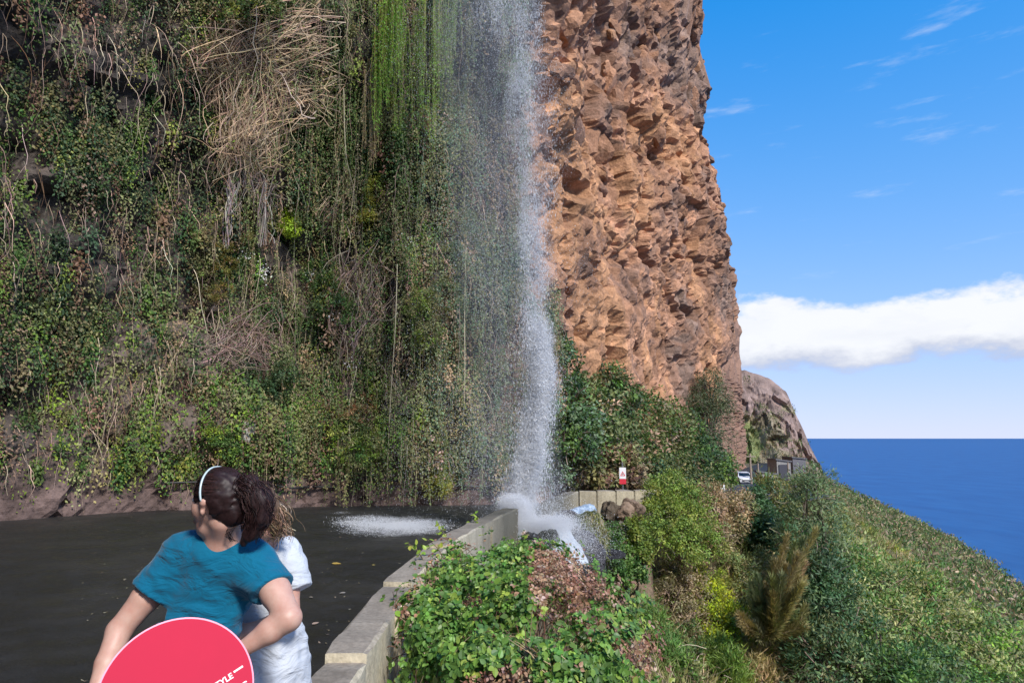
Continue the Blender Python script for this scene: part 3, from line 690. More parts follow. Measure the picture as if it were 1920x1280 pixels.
# running water on the rocks
def _ww(nt, b, N, L):
    n = nz(nt, 5, 7, .7, sc=(7, 7, 1.2)); L(cramp(nt, n.outputs['Fac'], [(.3, (.38, .45, .53)), (.5, (.68, .74, .80)), (.7, (.88, .92, .95))]), b.inputs['Base Color']); b.inputs['Roughness'].default_value = .4; bump(nt, b, n.outputs['Fac'], .7, .05)
M['white_water'] = material('white_water', _ww)
def flow(name, pts, widths, label, drop=.04):
    p = spline(pts, 40); w = np.interp(np.linspace(0, 1, 40), np.linspace(0, 1, len(widths)), widths); d = unit(np.gradient(p, axis=0)); s_ = unit(np.cross(d, np.array([0, -.35, 1.]))); nn = np.cross(s_, d)
    R = []
    for i in range(40):
        a = np.linspace(-1, 1, 13); prof = p[i]+s_[i]*(a*w[i]/2)[:, None]+nn[i]*((1-a**2)*.06+.025*fbm(np.stack([a*3, a*0+i*.25, a*0], 1), 3, 2))[:, None]
        R.append(np.vstack([prof, (p[i]+s_[i]*(a[::-1]*w[i]/2)[:, None]-nn[i]*drop)]))
    V, Fc = loft(R); return mk(name, V, Fc, M['white_water'] if name in ('wall_pour', 'lower_run', 'trickle', 'stream') else M['sheet'], fall, smooth=True)
flow('upper_run', [P(1112, 950, 12.2), P(1085, 960, 12.0), P(1050, 974, 11.7), P(1015, 990, 11.4), P(990, 1004, 11.2)], [.2, .34, .36, .4, .45], '')
flow('wall_pour', [P(958, 944, 11.25), P(966, 952, 11.15), P(969, 975, 11.1), P(970, 1012, 11.05)], [.22, .30, .30, .34], '')
flow('lower_run', [P(1030, 985, 11.1), P(1050, 1000, 10.8), P(1062, 1025, 10.5), P(1075, 1060, 10.3)], [.35, .4, .45, .5], '')
flow('trickle', [P(1098, 1005, 11.0), P(1101, 1018, 10.8), P(1106, 1034, 10.7), P(1100, 1060, 10.6)], [.06, .09, .1, .1], '')
# second thin fall on the bank
b0 = at_hill(1405, 1000); dd_ = b0[1]-.25
f2 = empty('small_waterfall', P(1405, 1035, dd_), 'thin white trickle falling down the green bank beyond the buttress', 'waterfall')
fall_keep = fall; fall = f2; flow('stream', [P(1399, 972, dd_+.2), P(1402, 985, dd_), P(1405, 1005, dd_-.05), P(1406, 1036, dd_-.15)], [.06, .12, .16, .2], '')
fall = fall_keep

# fine mist drifting around the fall
def _mist(nt, b, N, L):
    nt.nodes.remove(b); v = N('ShaderNodeVolumePrincipled'); v.inputs['Color'].default_value = (.93, .96, 1, 1); v.inputs['Density'].default_value = .10; v.inputs['Anisotropy'].default_value = .2
    L(v.outputs[0], nt.nodes['Material Output'].inputs['Volume'])
M['mist'] = material('mist', _mist)
a = np.linspace(0, 2*math.pi, 28, endpoint=False); R = []
for py, cx, wx in ((1000, 985, 60), (930, 968, 95), (800, 965, 85), (600, 950, 98), (400, 940, 102), (200, 925, 108), (0, 910, 112), (-300, 900, 100), (-600, 900, 70)):
    c = P(cx, py, 12.2); hw = wx/1250*12.2; R.append(np.stack([c[0]+np.cos(a)*hw, c[1]+np.sin(a)*hw*.9, np.full(28, max(c[2], -.35))], 1))
V, Fc = loft(R); o = mk('drifting_mist', V, Fc, M['mist'], fall, smooth=True); o['kind'] = 'stuff'
# ------------------------------------------------------------------ vegetation
GREEN = [(.055, .105, .026), (.085, .145, .035), (.04, .075, .024)]; OLIVE = [(.14, .155, .06), (.115, .125, .05), (.19, .185, .08)]
LIME = [(.17, .23, .03), (.12, .19, .03), (.22, .25, .05)]; DRY = [(.30, .22, .14), (.23, .16, .10), (.36, .27, .18)]; BROWN = [(.13, .075, .045), (.17, .10, .065), (.09, .055, .04)]
DARK = [(.03, .06, .026), (.04, .075, .034), (.055, .08, .032)]; BLUEG = [(.09, .15, .08), (.075, .125, .065), (.13, .18, .10)]
TWIG = [(.26, .19, .14), (.33, .25, .18), (.18, .13, .10), (.40, .31, .22)]

# leafy cover of the overgrown cliff: clumps hanging off the rock, hue by clump
lv = np.flatnonzero(left_ok & (cz > .9) & (cz < 18) & (cpx > -60) & (cpx < np.where(cpy < 560, 985, 1040)) & (cpy > -60) & (base[:, 0] < 1.2))
pn = fbm(CV[lv]*.45, 3, 101)
def hang_strands(g, starts, lens, k, sway, drift, rad, tint, out=None):
    n = len(starts); t = np.linspace(0, 1, k)[None, :, None]; L_ = np.asarray(lens)[:, None, None]
    ph = rng.uniform(0, 6.28, (n, 1, 3)); fr = rng.uniform(1.2, 4, (n, 1, 1))
    p = starts[:, None]+np.array([0, 0, -1.])*t*L_+np.asarray(drift)[:, None]*(t*(1-.35*t))*L_+np.sin(t*fr*3+ph)*sway*L_*np.array([1, .6, .35])*t**.5
    if out is not None: p = p+out[:, None]*np.sin(t*2.6)*.25*L_
    tubes(g, p, rad*(1-.6*t[..., 0]), tint); return p
cov = Geo(); nc = 3050
ci = rng.choice(lv, nc, p=np.clip(.6+pn, .22, 2)/np.clip(.6+pn, .22, 2).sum())
for j in ci:
    c = CV[j]; n = nor[j]; r = rng.uniform(.14, .42); px = cpx[j]; py = cpy[j]; m = int(rng.uniform(45, 120))
    zone = rng.random()
    if px > 800: pl, w = (BLUEG+OLIVE, None) if zone < .75 else (DRY, None)
    elif py > 720: pl = LIME[1:2]+OLIVE+GREEN if zone < .6 else (LIME if zone < .72 else (DRY[1:2] if zone < .77 else BROWN+OLIVE))
    elif px < 620: pl = GREEN+DARK if zone < .5 else (OLIVE if zone < .78 else (DRY[1:2] if zone < .83 else (BROWN if zone < .92 else LIME[1:])))
    else: pl = OLIVE if zone < .45 else (GREEN if zone < .74 else (DRY[1:2]+BROWN if zone < .90 else LIME))
    d = rdir(m)*rng.random((m, 1))**.5*r; d[:, 2] *= 2.4; d = d-n*np.minimum(d@n, 0)[:, None]*.9; p = c+n*.05+d+n*abs(rng.normal(0, .08, (m, 1)))
    s_ = rng.uniform(.042, .10); tip = rdir(m)*.8+np.array([0, 0, -.9])+n*.5; nn = n+rdir(m)*.7+np.array([0, 0, .4])
    col = pal(1, pl, jit=.15); leaves(cov, p, tip, nn, s_*rng.uniform(.7, 1.3, m), s_*rng.uniform(.45, .8), np.clip(col*(1+rng.normal(0, .13, (m, 1))), .005, .6))
tag(cov.build('cliff_creepers', M['leaf'], cliff), 'dense mixed creepers covering the shaded cliff', kind='stuff')
# dry vines and roots among them
vg = Geo(); vi = rng.choice(lv, 1700, p=np.clip(.5-pn, .05, 2)/np.clip(.5-pn, .05, 2).sum()); n_ = len(vi)
dr = rng.normal(0, .35, (n_, 3))*np.array([1, .25, .3])
hang_strands(vg, CV[vi]+nor[vi]*.12, rng.gamma(2.2, .30, n_)+.12, 8, .05, dr, rng.uniform(.003, .009, (n_, 1)), pal(n_, TWIG+BROWN[:1], jit=.25), nor[vi])
tag(vg.build('dry_vines', M['twig'], cliff), 'grey dry vines and roots hanging all over the shaded cliff', kind='stuff')
# trailing leafy stems hanging straight down the face
tg = Geo(); tl = Geo(); ti_ = lv[(cpx[lv] > 430) & (cpy[lv] < 860)]; ti_ = rng.choice(ti_, 950); n_ = len(ti_)
pp_ = hang_strands(tg, CV[ti_]+nor[ti_]*.3, rng.gamma(3, .38, n_)+.3, 10, .02, rng.normal(0, .05, (n_, 3)), rng.uniform(.003, .006, (n_, 1)), pal(n_, TWIG+OLIVE))
kz = 44; tt_ = rng.random((n_, kz)); idx_ = tt_*9; i0_ = np.minimum(idx_.astype(int), 8); fr_ = (idx_-i0_)[..., None]; q_ = pp_[np.arange(n_)[:, None], i0_]*(1-fr_)+pp_[np.arange(n_)[:, None], i0_+1]*fr_; q_ = q_.reshape(-1, 3)+rng.normal(0, .035, (n_*kz, 3)); m_ = len(q_)
cb_ = np.where((cpx[ti_] > 780)[:, None], pal(n_, BLUEG+OLIVE), pal(n_, OLIVE+GREEN+DRY[:2]+[(.16, .19, .07)])); leaves(tl, q_, rdir(m_)*.6+np.array([0, -.2, -1.]), rdir(m_)+np.array([0, -1., .3]), rng.uniform(.04, .085, m_), rng.uniform(.018, .04, m_), np.clip(np.repeat(cb_, kz, 0)*(1+rng.normal(0, .12, (m_, 1))), .01, .6))
tag(tg.build('trailing_stems', M['twig'], cliff), 'thin stems trailing down the shaded cliff', kind='stuff'); tag(tl.build('trailing_leaves', M['leaf'], cliff), 'grey green leaves trailing down the shaded cliff', kind='stuff')
# small white flower heads
fi = [(455, 490), (495, 515), (490, 508), (575, 520), (585, 530), (765, 455), (745, 462), (650, 680), (630, 600)]
fg = Geo()
for px, py in fi:
    c, n = at_cliff(px, py); m = 26; p = c+n*.3+rng.normal(0, .11, (m, 3)); leaves(fg, p, rdir(m), n+rdir(m)*.5, .05, .045, pal(m, [(.6, .6, .6), (.5, .48, .45)], jit=.1))
tag(fg.build('cliff_blossom', M['leaf'], cliff), 'small white blossoms dotted among the creepers', kind='stuff')

def vine_tangle(name, label, strokes, n, rad, cols, out=.55, spread=.25, lf=None):   # strokes: pixel polylines on the cliff face
    o = empty(name, at_cliff(*strokes[0][0])[0], label, 'vines'); g = Geo(); paths = []
    for _ in range(n):
        st = strokes[rng.integers(len(strokes))]; a, b = sorted(rng.uniform(0, 1, 2)); 
        if b-a < .25: b = min(1, a+.4)
        q_ = np.array(st, float)+rng.normal(0, 1, (len(st), 2))*spread*60; w = []
        for x, y in q_:
            c, nn = at_cliff(x, y); w.append(c+nn*(out*rng.uniform(.3, 1.1)))
        w = spline(w, 22); i0, i1 = int(a*21), max(int(b*21), int(a*21)+4); w = spline(w[i0:min(i1, 21)+1], 12); w = w+fbm(w*2.5+rng.uniform(0, 50), 2, 3)[:, None]*np.array([.13, .05, .10]); paths.append(w)
    paths = np.array(paths); tubes(g, paths, np.clip(rng.normal(rad, rad*.3, (n, 1)), .003, 1)*np.linspace(1.1, .5, 12)[None], pal(n, cols, jit=.15))
    g.build('stems', M['twig'], o)
    if lf:
        g = Geo(); m = lf[0]; p = paths[rng.integers(0, n, m), rng.integers(0, 12, m)]+rng.normal(0, .06, (m, 3)); leaves(g, p, rdir(m)+np.array([0, -.4, -.6]), rdir(m)+np.array([0, -1, .4]), rng.uniform(.05, .1, m), .05, pal(m, lf[1])); g.build('leaves', M['leaf'], o)
    return o
TANV = [(.36, .265, .175), (.29, .21, .135), (.42, .325, .225), (.21, .15, .105)]
vine_tangle('dead_vine_tangle', 'big straw coloured tangle of dead vines high on the left cliff',
            [[(600, 60), (520, 70), (440, 110), (420, 180), (470, 250)], [(590, 90), (520, 110), (460, 170), (470, 260)], [(600, 150), (540, 170), (500, 200), (460, 240), (450, 300)], [(610, 180), (570, 190), (520, 170), (500, 130)],
             [(430, 100), (425, 160), (450, 220), (450, 300), (440, 330)], [(480, 120), (480, 200), (470, 270), (465, 330)], [(380, 90), (420, 150), (450, 200)]], 1250, .009, TANV, .75, .55, (900, OLIVE+LIME))
vine_tangle('dead_vine_tangle', 'pale grey dead stems trailing below the big straw tangle', [[(430, 300), (455, 345), (500, 380)], [(450, 320), (480, 360), (540, 372)], [(440, 330), (430, 380), (440, 420)], [(470, 300), (490, 380), (500, 450)]], 150, .009, [(.36, .29, .25), (.44, .37, .31), (.25, .2, .17)], .45, .25)
vine_tangle('dead_vine_tangle', 'tan looped vines hanging right of the bright green fern tuft', [[(640, 330), (650, 370), (620, 400), (615, 460)], [(620, 370), (600, 410), (630, 440), (610, 480)], [(655, 300), (640, 380), (625, 420)]], 130, .009, TANV, .4, .22)
vine_tangle('dead_vine_tangle', 'brown mauve tangle of bare twigs low on the far left cliff', [[(380, 680), (430, 640), (500, 620), (530, 660)], [(400, 600), (440, 640), (480, 690)], [(380, 640), (420, 660), (460, 650), (520, 690)]], 260, .008, [(.22, .155, .13), (.28, .2, .17), (.15, .105, .09)], .45, .35)
vine_tangle('dead_vine_tangle', 'grey brown hanging mat of stems in the middle of the cliff', [[(660, 470), (655, 560), (650, 640), (645, 700)], [(700, 480), (690, 560), (680, 650)], [(720, 600), (740, 690), (760, 720)]], 420, .008, [(.24, .18, .15), (.30, .23, .19), (.17, .125, .105)], .35, .4)
for nm, lab, top_, bot_, w_ in (('hanging_root', 'pale vertical root strand beside the green fern tuft', (492, 345), (490, 470), .03), ('hanging_root', 'grey root column at the left edge of the cliff above the gold moss', (425, 360), (417, 470), .045)):
    c0, n0 = at_cliff(*top_); c1, n1_ = at_cliff(*bot_); g = Geo(); k = 12
    pths = np.array([spline([c0+n0*.4+rng.normal(0, .10, 3), (c0+c1)/2+n0*.45+rng.normal(0, .07, 3), c1+n1_*.45+rng.normal(0, .05, 3)], 9) for _ in range(k)])
    tubes(g, pths, w_*.28, pal(k, [(.32, .28, .26), (.24, .2, .18)], jit=.12), 5); tag(g.build(nm, M['twig']), lab, 'root')
vl = [[(1002-380, 330)]]
for lab, st in (('long thin pale vine hanging down the middle of the cliff', [(742, 500), (735, 620), (728, 760), (722, 880)]), ('thin light vine dropping straight beside the waterfall veil', [(868, 470), (866, 600), (862, 740), (858, 860)]),
                ('curved pale vine running down left of the yellow shrub', [(640, 180), (644, 300), (655, 380), (640, 440)]), ('fine hanging vine above the bright green plant low on the cliff', [(660, 690), (655, 760), (648, 830)])):
    w = spline([at_cliff(*p_)[0]+at_cliff(*p_)[1]*.55 for p_ in st], 30); V, Fc = tube_path(w, np.linspace(.013, .007, 30), 5); tag(mk('hanging_vine', V, Fc, M['twig'], tint=np.tile((.33, .29, .2), (len(V), 1))), lab, 'vine')

# bright green curtain of hanging fern-like stems
def curtain(name, label, cols, cols_pal, nper, leafn, stemc):
    c0 = at_cliff(cols[0][0], 20)[0]; o = empty(name, c0, label, 'hanging plant'); gs = Geo(); gl = Geo()
    for px, pyt, pyb, wpx, bright in cols:
        c, n = at_cliff(px, max(pyt, 5)); D_ = c[1]-.75
        for _ in range(int(nper*wpx/14)):
            x = px+rng.normal(0, wpx*.45); yb = pyb-abs(rng.normal(0, .28))*(pyb-pyt); a = P(x, pyt-40, D_+rng.normal(0, .12)); b = P(x+rng.normal(0, 3), yb, D_+rng.normal(0, .12))
            w = spline([a, (a+b)/2+np.array([rng.normal(0, .03), rng.normal(0, .04), 0]), b], 12); tubes(gs, w[None], np.linspace(.006, .002, 12)[None], pal(1, stemc))
            m = leafn; t = rng.random(m)**.85; p = np.stack([np.interp(t, np.linspace(0, 1, 12), w[:, i]) for i in range(3)], 1); ang = rng.uniform(0, 6.28, m)
            leaves(gl, p, np.stack([np.cos(ang)*.8, np.sin(ang)*.8, -1+.6*rng.normal(size=m)], 1), rdir(m), rng.uniform(.05, .12, m)*(1.15-.5*t), rng.uniform(.014, .028, m), np.clip(pal(m, cols_pal, jit=.2)*bright, .01, .6), .1)
    gs.build('stems', M['twig'], o); gl.build('fronds', M['leaf'], o); return o
GC = [(.13, .27, .03), (.17, .32, .04), (.22, .35, .05)]
curtain('hanging_fern', 'lush bright green mass of fern hanging at the top of the cliff', [(735, -20, 150, 26, 1.0), (722, 40, 200, 18, .9), (748, -20, 90, 14, 1.1), (708, 90, 260, 10, .95)], GC, 30, 62, [(.2, .17, .06)])
curtain('hanging_fern', 'long veil of light green trailing stems beside the waterfall', [(818, -20, 250, 14, 1), (812, 60, 312, 8, 1.05), (792, 20, 240, 11, .95), (778, 60, 290, 8, .9), (835, -20, 180, 13, .85), (760, 90, 250, 9, .8), (740, 130, 265, 9, .75), (852, -20, 110, 12, .7)], GC+[(.13, .18, .05)], 17, 58, [(.2, .2, .07)])
curtain('hanging_fern', 'straw tinged fringe of stems at the left of the green hanging veil', [(693, 150, 330, 7, 1), (683, 170, 290, 6, .9), (702, 190, 320, 5, 1)], [(.30, .22, .09), (.2, .2, .06), (.34, .25, .13)], 14, 44, [(.35, .26, .14)])

# ---- generic shrubs and trees
def shrub(name, label, cat, base, blobs, nleaf, size, colors, weights=None, asp=.55, trunk=(.035, (.12, .085, .06)), gloss=False, group=None, clump=26, droop=.2, twig=0, parts=('trunk', 'crown')):
    base = np.asarray(base, float); o = empty(name, base, label, cat, group); g = Geo(); r0 = trunk[0]
    for c, r in blobs:
        c = np.asarray(c, float)
        for k in range(3):
            e = c+rdir(1)[0]*r*(.0 if k == 0 else .6); m_ = (base+e)/2+rng.normal(0, .08, 3)*np.linalg.norm(e-base); V, Fc = tube_path(spline([base+rng.normal(0, r0*.6, 3)*np.array([1, 1, 0]), m_, e], 9), np.linspace(r0, r0*.22, 9), 5)
            g.T.append(np.concatenate([Fc[0][:, [0, 1, 2]], Fc[0][:, [0, 2, 3]]])+g.n); g.V.append(V); g.C.append(np.tile(np.array(trunk[1]), (len(V), 1))); g.n += len(V)
    if twig:
        n_ = twig; b_ = [blobs[i] for i in rng.integers(0, len(blobs), n_)]; st = np.array([b[0]+rdir(1)[0]*b[1]*.5 for b in b_]); en = np.array([s_+(s_-b[0])*rng.uniform(.6, 1.3)+rng.normal(0, .12, 3)*b[1] for s_, b in zip(st, b_)])
        md = (st+en)/2+rng.normal(0, .08, (n_, 3)); t = np.linspace(0, 1, 5)[None, :, None]; pth = st[:, None]*(1-t)**2+2*md[:, None]*t*(1-t)+en[:, None]*t*t; tubes(g, pth, .006*max(1, size/.06), pal(n_, TWIG))
    g.build(parts[0], M['bark'], o, smooth=True)
    g = Geo(); tot = sum(r*r for _, r in blobs)
    for c, r in blobs:
        k = max(4, int(nleaf*r*r/tot/clump)); d = rdir(k); d[:, 2] = np.where(d[:, 2] < -.75, -d[:, 2], d[:, 2]); rad = r*(.62+.42*rng.random(k)**.6)*(1+.22*fbm(d*2.2+np.asarray(c)[None], 2, 7)); cc = np.asarray(c)+d*rad[:, None]
        cr = r*.20+size*1.0; m = clump; p = np.repeat(cc, m, 0)+rdir(k*m)*cr*rng.random((k*m, 1))**.6; dd = np.repeat(d, m, 0)
        colr = np.repeat(pal(k, colors, weights, .16), m, 0)*(1+rng.normal(0, .2, (k*m, 1)))
        fn = big_leaves if gloss == 'big' else leaves
        fn(g, p, dd*.6+rdir(k*m)*.8+np.array([0, 0, -droop]), dd*.8+rdir(k*m)*.6+np.array([0, 0, .5]), size*rng.uniform(.7, 1.35, k*m), size*asp*rng.uniform(.8, 1.2, k*m), np.clip(colr, .006, .6))
    g.build(parts[1], M['gloss_leaf'] if gloss else M['leaf'], o); return o
def blobs_px(lst): return [(P(px, py, d), r) for px, py, d, r in lst]

# yellow-green tufts and moss on the shaded cliff
def cliff_shrub(name, label, spots, n, size, cols, out=.45, asp=.35, **kw):
    bl = []; 
    for px, py, r in spots: c, nn = at_cliff(px, py); bl.append((c+nn*out, r))
    c, nn = at_cliff(spots[0][0], spots[0][1]); return shrub(name, label, 'plant', c, bl, n, size, cols, asp=asp, trunk=(.02, (.16, .12, .08)), **kw)
cliff_shrub('fern_tuft', 'vivid yellow green fern tuft in a dark hollow of the left cliff', [(540, 428, .30), (550, 440, .25), (530, 440, .2)], 1500, .085, [(.24, .32, .02), (.19, .27, .02), (.28, .33, .05)], .55)
cliff_shrub('hanging_shrub', 'tall yellowish shrub hanging beneath the straw coloured fringe', [(700, 370, .32), (695, 405, .42), (690, 430, .34)], 3200, .07, [(.21, .22, .03), (.16, .18, .03), (.26, .23, .05)], .6)
cliff_shrub('moss_column', 'golden brown moss column at the far left of the cliff', [(418, 470, .25), (412, 510, .32), (408, 550, .30), (425, 490, .2)], 3200, .045, [(.22, .15, .035), (.17, .14, .035), (.12, .12, .03)], .45)
cliff_shrub('moss_column', 'olive moss column between the pale root and the gold moss', [(468, 400, .2), (466, 430, .25), (462, 455, .2)], 2200, .045, [(.15, .14, .04), (.20, .15, .05), (.10, .11, .03)], .45)
cliff_shrub('moss_column', 'broad mossy bulge at the left edge beneath the dark cave', [(385, 560, .4), (380, 500, .35), (378, 440, .3)], 2600, .05, [(.13, .11, .05), (.10, .105, .04), (.18, .13, .06)], .35)
cliff_shrub('leafy_bush', 'bright green leafy bush low on the cliff above the stone foot', [(650, 810, .5), (690, 830, .45), (620, 790, .4), (660, 850, .4)], 4200, .09, LIME+GREEN+OLIVE, .35)
cliff_shrub('leafy_bush', 'rusty leaved shrub low in the middle of the cliff', [(680, 765, .38), (665, 775, .28), (700, 780, .3)], 1500, .08, [(.24, .11, .05), (.18, .10, .05), (.14, .13, .05)], .35)
cliff_shrub('leafy_bush', 'dark green ivy bush halfway up the left cliff', [(610, 560, .5), (600, 610, .45), (625, 590, .4), (590, 520, .35)], 3600, .09, DARK+GREEN, .4)
cliff_shrub('leafy_bush', 'olive yellow bush right of the grey hanging mat', [(800, 600, .5), (790, 640, .45), (780, 570, .4)], 3600, .075, OLIVE+LIME[1:2], .4)
cliff_shrub('leafy_bush', 'green bush behind the left edge of the spray halfway up', [(830, 560, .5), (850, 500, .5), (870, 440, .45)], 3600, .075, BLUEG+OLIVE, .4)
cliff_shrub('leafy_bush', 'dark glossy bush above the hollow at the left of the cliff', [(470, 720, .4), (500, 740, .4), (530, 700, .3)], 2600, .09, DARK, .4)
cliff_shrub('leafy_bush', 'green fringe of leaves above the women by the stone foot', [(420, 835, .35), (450, 850, .3), (395, 820, .3)], 2400, .085, GREEN+LIME[:1], .3)
cliff_shrub('leafy_bush', 'leafy cluster at the very top of the left cliff above the dead vines', [(470, 25, .5), (520, 20, .45), (430, 40, .4), (600, 15, .35)], 3800, .09, OLIVE+LIME[2:]+GREEN, .35)
cliff_shrub('grass_stack', 'yellow green grassy cone standing against the foot of the cliff', [(822, 900, .32), (822, 880, .26), (822, 860, .16), (822, 912, .36)], 3400, .09, [(.20, .22, .03), (.15, .18, .03), (.24, .22, .06)], .25, asp=.18, droop=.8)
c, n = at_cliff(466, 812); boulder('pale_stone', c+n*.15, (.26, .2, .36), 31, (.45, .42, .38), 'whitish stone lodged in the creepers above the women')

# row of bushes beyond the bend
FB = [('tall ivy covered bush beside the waterfall stream', [(1046, 700, 21.86, 0.78), (1052, 770, 21.86, 1.07), (1050, 660, 21.95, 0.48), (1060, 830, 21.39, 0.97), (1045, 880, 21.20, 0.48)], GREEN+BLUEG),
      ('rounded green bush right of the ivy covered one', [(1095, 800, 23.25, 1.36), (1085, 750, 23.25, 0.87), (1100, 850, 22.79, 1.07), (1070, 860, 22.79, 0.78)], GREEN+OLIVE+DRY[:1]),
      ('bushy shrub with a pointed dark green top', [(1150, 715, 25.11, 0.68), (1145, 760, 25.11, 1.16), (1150, 820, 24.64, 1.26), (1135, 860, 24.18, 0.97)], DARK+GREEN+OLIVE),
      ('greyish bush with withered leaves behind the warning sign', [(1195, 800, 27.44, 1.46), (1190, 850, 26.97, 1.36), (1180, 770, 27.90, 0.87)], OLIVE+GREEN+DRY[:2]),
      ('broad dull green bush right of the sign', [(1240, 820, 29.76, 1.55), (1250, 860, 29.30, 1.36), (1232, 790, 30.23, 0.87)], GREEN+OLIVE+BROWN[:1]),
      ('dense green bush at the foot of the feathery tree', [(1290, 850, 32.55, 1.55), (1275, 825, 32.55, 1.16), (1310, 870, 32.09, 1.26)], DARK+GREEN),
      ('low brown tinged bush filling in under the pointed shrub', [(1120, 885, 22.79, 0.87), (1160, 885, 23.25, 0.87), (1095, 885, 21.86, 0.68)], OLIVE+BROWN+DRY[:1]),
      ('small light green bush at the end of the row', [(1340, 890, 35.34, 0.97), (1352, 878, 35.80, 0.78), (1330, 875, 35.34, 0.78)], LIME[1:2]+GREEN),
      ('low dark bush under the right end of the row', [(1215, 893, 26.04, 0.87), (1250, 895, 26.97, 0.87), (1285, 897, 28.37, 0.87)], OLIVE+DARK)]
for lab, bl, cols in FB:
    b_ = blobs_px(bl); c = np.mean([x[0] for x in b_], 0); shrub('roadside_bush', lab, 'bush', (c[0], c[1]+.3, float(road_z(c[1]))), b_, 5800, .155, cols, group='bushes in a row along the sunlit cliff', trunk=(.07, (.14, .10, .08)), asp=.6, twig=60)
b_ = blobs_px([(1325, 745, 35.69, 1.1), (1310, 790, 35.23, 1.3), (1335, 800, 35.69, 1.4), (1320, 850, 35.23, 1.2), (1345, 760, 35.87, .8), (1300, 760, 35.69, .7), (1330, 720, 35.69, .7)])
shrub('feathery_tree', 'taller feathery grey green tree at the right end of the roadside bushes', 'tree', (b_[0][0][0], b_[0][0][1]+.2, float(road_z(36))), b_, 11000, .17, [(.07, .095, .045), (.055, .075, .035), (.10, .115, .06)], asp=.22, trunk=(.1, (.14, .11, .09)), twig=120, droop=0)

# ---- hillside cover
hl = np.flatnonzero((_hd > .15) & (_hd < 16) & (HP[:, 1] > 6.5) & (HP[:, 1] < 60) & (hpx > 1040) & (hpx < 1990) & (hpy < 1330))
area = np.where(HP[hl, 0] > 14, 6., 1.)*np.where(HP[hl, 1] > 24, 3., 1.)
w = np.clip(area/np.maximum(HP[hl, 1], 8)**1.6, 0, None); hi = rng.choice(hl, 11500, p=w/w.sum())
gg = Geo(); pos = HP[hi]+np.stack([rng.normal(0, .15, 11500), rng.normal(0, .15, 11500), np.zeros(11500)], 1); fld = fbm(pos*.55, 3, 201); fl2 = fbm(pos*.9, 3, 207)
for kk in range(3):
    cls = np.where(fld > .25, 0, np.where(fld > -.2, 1, 2)); idx = np.flatnonzero(cls == kk); m = 11; p = np.repeat(pos[idx], m, 0)+rng.normal(0, .12, (len(idx)*m, 3))*np.array([1, 1, .4]); n_ = len(p)
    cols = [[(.27, .28, .05), (.20, .24, .045), (.32, .30, .08)], [(.30, .25, .12), (.21, .21, .075), (.36, .29, .165)], [(.14, .18, .05), (.17, .20, .06), (.22, .21, .09)]][kk]
    c = np.repeat(pal(len(idx), cols, jit=.15), m, 0)*(1+rng.normal(0, .18, (n_, 1)))
    L_ = np.where(rng.random(n_) < .5, rng.uniform(.16, .42, n_), rng.uniform(.05, .11, n_)); W_ = np.where(L_ > .14, .014, L_*.6)*np.maximum(1, p[:, 1]/13)
    leaves(gg, p, rdir(n_)*np.array([.7, .7, .3])+np.array([.25, -.2, .8])*np.where(L_ > .14, 1, .3)[:, None], rdir(n_), L_, W_, np.clip(c, .01, .6), .1)
tag(gg.build('hillside_grass', M['leaf']), 'mixed grass and low weeds covering the steep bank', kind='stuff')
tw = Geo(); ti = rng.choice(hl, 900, p=w/w.sum()); st = HP[ti]+np.array([0, 0, .1]); en = st+rng.normal(0, .22, (900, 3))*np.array([1, 1, .5])+np.array([.1, -.1, .22]); md = (st+en)/2+rng.normal(0, .12, (900, 3))+np.array([0, 0, .15])
t = np.linspace(0, 1, 6)[None, :, None]; tubes(tw, st[:, None]*(1-t)**2+2*md[:, None]*t*(1-t)+en[:, None]*t*t, .0045, pal(900, TWIG+DRY)); tag(tw.build('dry_stalks', M['twig']), 'dry stalks scattered through the bank', kind='stuff')
def hill_shrub(name, label, spots, n, size, cols, asp=.5, cat='bush', lift=.25, **kw):
    bl = []
    for px, py, r in spots: c = at_hill(px, py+ r*30); bl.append((c+np.array([0, -.1, lift*r*2]), r))
    return shrub(name, label, cat, at_hill(spots[0][0], spots[0][1]+20), bl, n, size, cols, asp=asp, **kw)
def air_shrub(name, label, spots, n, size, cols, asp=.5, cat='bush', **kw):
    bl = blobs_px(spots); c = np.mean([b[0] for b in bl], 0); z = hill_z(c[:1], c[1:2])[0]; z = max(z, c[2]-.75) if name in ('hillside_bush', 'ivy_clump') else z; return shrub(name, label, cat, (c[0], c[1], min(z, c[2]-.2)), bl, n, size, cols, asp=asp, **kw)
air_shrub('hillside_bush', 'dense light green bush growing over the end of the far parapet', [(1238, 930, 13.7, .38), (1265, 920, 13.9, .42), (1228, 965, 13.4, .30), (1285, 950, 13.8, .44), (1255, 975, 13.3, .42), (1305, 985, 13.5, .42), (1245, 1010, 12.9, .34), (1285, 1015, 13.0, .4), (1325, 1025, 13.4, .36)], 16000, .055, [(.17, .22, .04), (.12, .18, .035), (.22, .25, .055), (.09, .14, .03)], twig=40, trunk=(.014, (.12, .085, .06)))
air_shrub('ivy_clump', 'ivy hanging over the left of the stone buttress', [(1148, 1000, 12.2, .17), (1155, 1030, 12.0, .22), (1170, 1050, 11.9, .22), (1190, 1075, 11.7, .22), (1160, 1075, 11.6, .2)], 4200, .05, [(.07, .14, .035), (.05, .10, .03), (.10, .17, .04)], asp=.8)
air_shrub('ivy_clump', 'yellow green creeper over the right of the stone buttress', [(1192, 985, 12.2, .15), (1195, 1010, 12.1, .17), (1205, 1035, 12.0, .17), (1180, 990, 12.2, .12)], 2600, .05, [(.14, .17, .03), (.10, .14, .03)], asp=.7)
